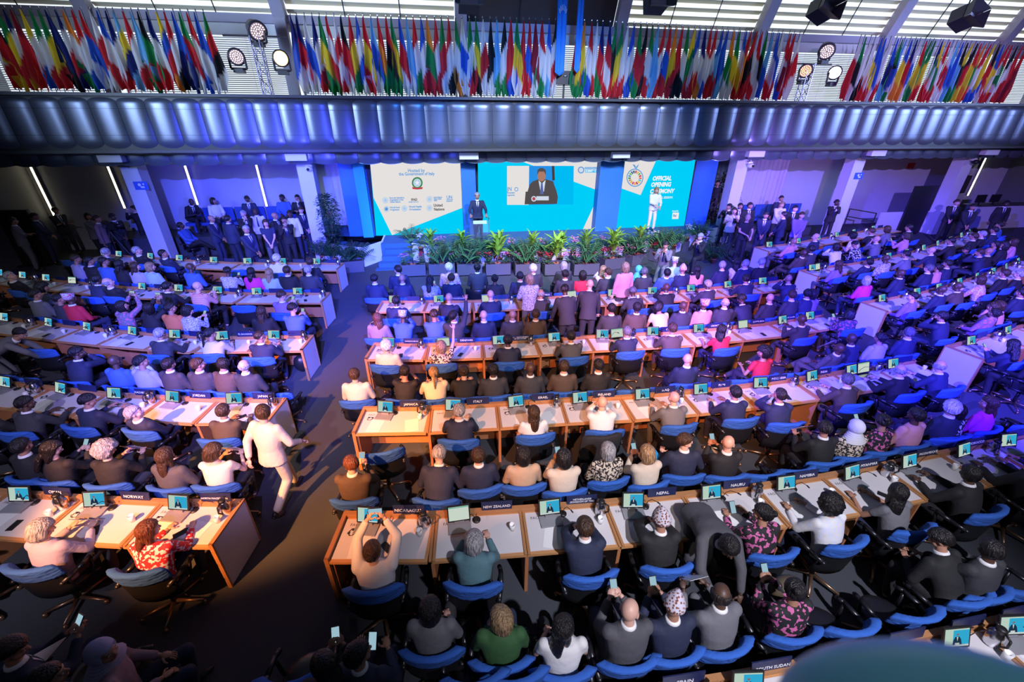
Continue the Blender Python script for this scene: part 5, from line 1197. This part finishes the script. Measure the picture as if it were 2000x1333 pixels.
for i, (px, py, kd) in enumerate(((1395, 500, 'palm'), (1375, 480, 'broad'), (1408, 470, 'broad'))):
    p = atz(px, py, .3); plant(kd, p.x, p.y, .16, '%s right of stage near camera tripod' % ['feathery palm', 'broad-leaved plant', 'second broad-leaved plant, behind the palm,'][i], 'leaf_dark', 1.4)
# ---------------------------------------------------------------- television cameras on tripods
def tripod(px, py, lab, face, ht=1.35):
    p = atz(px, py, 0) if py > 470 else atz(px, py, 0); o = thing('tripod', 'black tripod under '+lab, 'tripod', p)
    for i in range(3):
        a = R(90+120*i+face); M().tube((0, 0, ht), (.48*math.cos(a), .48*math.sin(a), 0), .02, .015).obj('leg', 'dark_grey', o)
    M().lathe([(.07, ht-.04), (.07, ht+.04)], 12).obj('head', 'black', o)
    c = thing('television_camera', lab, 'camera', (p.x, p.y, ht+.04), R(face))
    M().box((-.09, -.28, 0), (.09, .25, .22)).obj('body', 'black', c); M().tube((0, .25, .11), (0, .45, .11), .075, .09, 14).obj('lens', 'black', c, True)
    M().box((-.06, -.1, .26), (.06, .12, .29)).box((-.02, -.08, .22), (.02, -.04, .26)).box((-.02, .06, .22), (.02, .1, .26)).obj('handle', 'black', c); M().box((.10, -.05, .10), (.2, .06, .2)).obj('viewfinder', 'dark_grey', c)
tripod(243, 520, 'black television camera at left wall', -80); tripod(1437, 500, 'black television camera right of stage', 80, 1.3)
# ---------------------------------------------------------------- side areas
m = M(); a = atz(300, 500, 0)
st2 = struct(M().box((-13.6, 18.9, 0), (-4.5, YW, .75)).obj('floor_side_platform', 'carpet'))
for i in range(8):
    x = -10.3+i*.62
    o = thing('fixed_seat', 'blue upholstered fixed seat on left platform, %s from left' % ordn(i+1), 'seat', (x, 19.8, .75), PI, 'fixed blue seats on left platform'); M().box((-.27, -.22, .30), (.27, .22, .42)).box((-.05, -.1, 0), (.05, .1, .3)).obj('seat', 'seat_blue', o); M().box((-.27, -.26, .42), (.27, -.2, .95)).obj('backrest', 'seat_blue', o)
for i in range(6):
    x = 14.3+i*.66
    o = thing('fixed_seat', 'blue fixed seat below pale curtain, %s from left' % ordn(i+1), 'seat', (x, 19.3, .35), PI, 'fixed blue seats below the curtain'); M().box((-.28, -.22, .30), (.28, .22, .42)).box((-.05, -.1, 0), (.05, .1, .3)).obj('seat', 'seat_blue', o); M().box((-.28, -.26, .42), (.28, -.2, 1.0)).obj('backrest', 'seat_blue', o)
struct(M().box((13.4, 18.6, 0), (18, YW, .35)).obj('floor_right_platform', 'carpet'))
p0, p1 = aty(5, 410, 18.4), aty(48, 400, 18.4)
o = thing('partition', 'large black partition at far left wall', 'partition', (p0.x, 18.4, 0)); M().box((-1.3, -.06, 0), (p1.x-p0.x, .06, 2.05)).obj('panel', 'black', o); M().box((-1.3, -.3, 0), (p1.x-p0.x, .3, .05)).obj('foot', 'black', o)
a, b = aty(1800, 365, 18.0), aty(1836, 366, 18.0); 
o = thing('partition', 'tall black partition at right wall behind desks', 'partition', (a.x-.1, 18.2, 0)); M().box((0, -.05, 0), (b.x-a.x+.25, .05, a.z)).obj('panel', 'black', o); M().box((0, -.3, 0), (.9, .3, .05)).obj('foot', 'black', o)
a, b = atz(1660, 445, 0), atz(1752, 445, 0)
o = thing('ramp_enclosure', 'low pale panelled wall at right below seating', 'wall', ((a.x), 18.3, 0)); W_ = aty(1757, 420, 18.3).x-aty(1662, 420, 18.3).x
for i in range(3): M().box((W_*i/3+.01, -.04, 0), (W_*(i+1)/3-.01, .04, 1.05)).obj('panel', 'panel_laminate', o)
q0, q1, q2 = aty(1660, 408, 17.9), aty(1712, 417, 17.9), aty(1702, 440, 17.9)
o = thing('handrail', 'black stair handrail before the pale low wall', 'handrail', (q0.x, 17.9, 0))
M().tube((0, 0, q0.z), (q1.x-q0.x, 0, q1.z), .025).tube((0, 0, q0.z-.35), (q1.x-q0.x-.1, 0, q1.z-.35), .025).obj('rail', 'black', o); M().tube((0, 0, 0), (0, 0, q0.z), .025).obj('post', 'black', o); M().tube((q1.x-q0.x, 0, q1.z), (q2.x-q0.x, 0, 0), .025).obj('post', 'black', o)
a = aty(1895, 430, 18.5); b = aty(1968, 430, 18.5)
o = thing('control_counter', 'pale technicians counter with screens at far right', 'counter', (a.x, 18.5, 0)); M().box((0, -.04, 0), (b.x-a.x+1.5, .04, 1.15)).obj('front_panel', 'panel_laminate', o); M().box((0, -.06, 1.15), (b.x-a.x+1.5, .7, 1.19)).obj('worktop', 'dark_grey', o)
for i, u in enumerate((.4, 1.3)):
    o = thing('computer_screen', 'black computer screen on technicians counter, %s one' % ['left', 'right'][i], 'screen', (a.x+u, 18.75, 1.19)); M().box((-.3, 0, .12), (.3, .04, .5)).obj('display', 'black', o); M().box((-.03, .0, 0), (.03, .04, .14)).box((-.12, -.08, 0), (.12, .12, .012)).obj('stand', 'black', o)
o = thing('loudspeaker', 'black wall loudspeaker left of far right strip lamp', 'loudspeaker', aty(1883, 360, 20.38)); place('cabinet', M().box((-.16, -.1, -.45), (.16, .15, .45)).mesh('cabinet', 'black'), o); place('grille', M().box((-.14, -.112, -.42), (.14, -.1, .42)).mesh('grille', 'dark_grey'), o)
o = thing('loudspeaker', 'small black loudspeaker box in the flags below long banners', 'loudspeaker', aty(1102, 153, 17.3)); M().box((-.32, -.15, -.2), (.32, .15, .2)).box((-.03, -.03, -1.25), (.03, .03, -.2)).obj('cabinet', 'black', o); M().lathe([(.001, 0), (.08, 0), (.08, .01)], 16).obj('driver', 'silver', o, loc=(0, -.16, .05))
# things lying about
def gthing(name, lab, cat, px, py, z, mesh_name, me, rz=0):
    p = atz(px, py, z); o = thing(name, lab, cat, p, rz); place(mesh_name, me, o)
m = M(); m.ell((0, 0, .16), (.24, .14, .17), 14, 10); hb = m.mesh('bag_body', 'white', True)
gthing('handbag', 'cream handbag standing behind the pale-shawled person', 'bag', 286, 738, .42, 'bag_body', hb)
gthing('paper_cup', 'white paper cup on empty dark chair at lower right', 'cup', 1842, 1190, .46, 'cup_wall', CUP)
m = M(); m.ell((0, 0, .12), (.2, .13, .15), 12, 8); m.tube((-.1, 0, .22), (.1, 0, .24), .015); bb_ = m.mesh('bag_body', 'leaf_brown', True)
gthing('handbag', 'brown handbag on lap of the floral-dressed woman', 'bag', 1530, 1165, .62, 'bag_body', bb_)
gthing('backpack', 'black backpack on floor beside third left row end', 'bag', 592, 725, .02, 'bag_body', M().ell((0, 0, .2), (.16, .12, .2)).mesh('bag_body', 'black', True))
# suit jacket hung over a chair back in the second centre row
p = atz(1180, 860, .9); J = arc_shell(.24, .35, -66, 66, .38, .985, 22, wob=.02, lean=.085, cy=-.04, k=.62); o = thing('suit_jacket', 'dark suit jacket draped over chair of the white-shirted bald man', 'jacket', (p.x, p.y+.30, 0)); J.obj('cloth', mat('suit_dark', (.02, .02, .024), .85, bump=.4, bscale=8), o, True)
# blue folder
p = [q for q in PEOPLE if 'blue folder' in q['desc']][0]; o = thing('folder', 'bright blue folder held by the tall brown-haired man', 'folder', (p['loc'][0]-.35, p['loc'][1]+.25, .80), R(20)); place('cover', M().box((-.15, -.11, 0), (.15, .11, .012)).mesh('cover', mat('folder_blue', (.02, .30, .62), .5)), o, mtx=Matrix.Rotation(R(25), 4, 'X'))
# rounded teal fitting on the camera's own balcony, very near the lens
p = V(ray(1880, 1420)).normalized()*.42+V((0, 0, CH))
o = thing('balcony_fitting', 'blurred teal domed fitting at lower right, close to viewer', 'fixture', p, R(-12))
M().ell((0, 0, -.01), (.10, .05, .032), 32, 16).obj('dome', 'teal_shell', o, True); M().ell((.03, .0, .0), (.055, .02, .024), 24, 12).obj('cap', 'teal_cap', o, True)
# ---------------------------------------------------------------- unique labels
seen = {}
for o in D.objects:
    if o.parent is None and 'label' in o:
        l = o['label'].split(); o['label'] = ' '.join(l[:16]); seen.setdefault(o['label'], []).append(o)
for l, os_ in seen.items():
    if len(os_) > 1: print('DUP', len(os_), l)
print('PEOPLE', len(PEOPLE), 'CHAIRS', NCH[0], 'OBJ', len(D.objects))
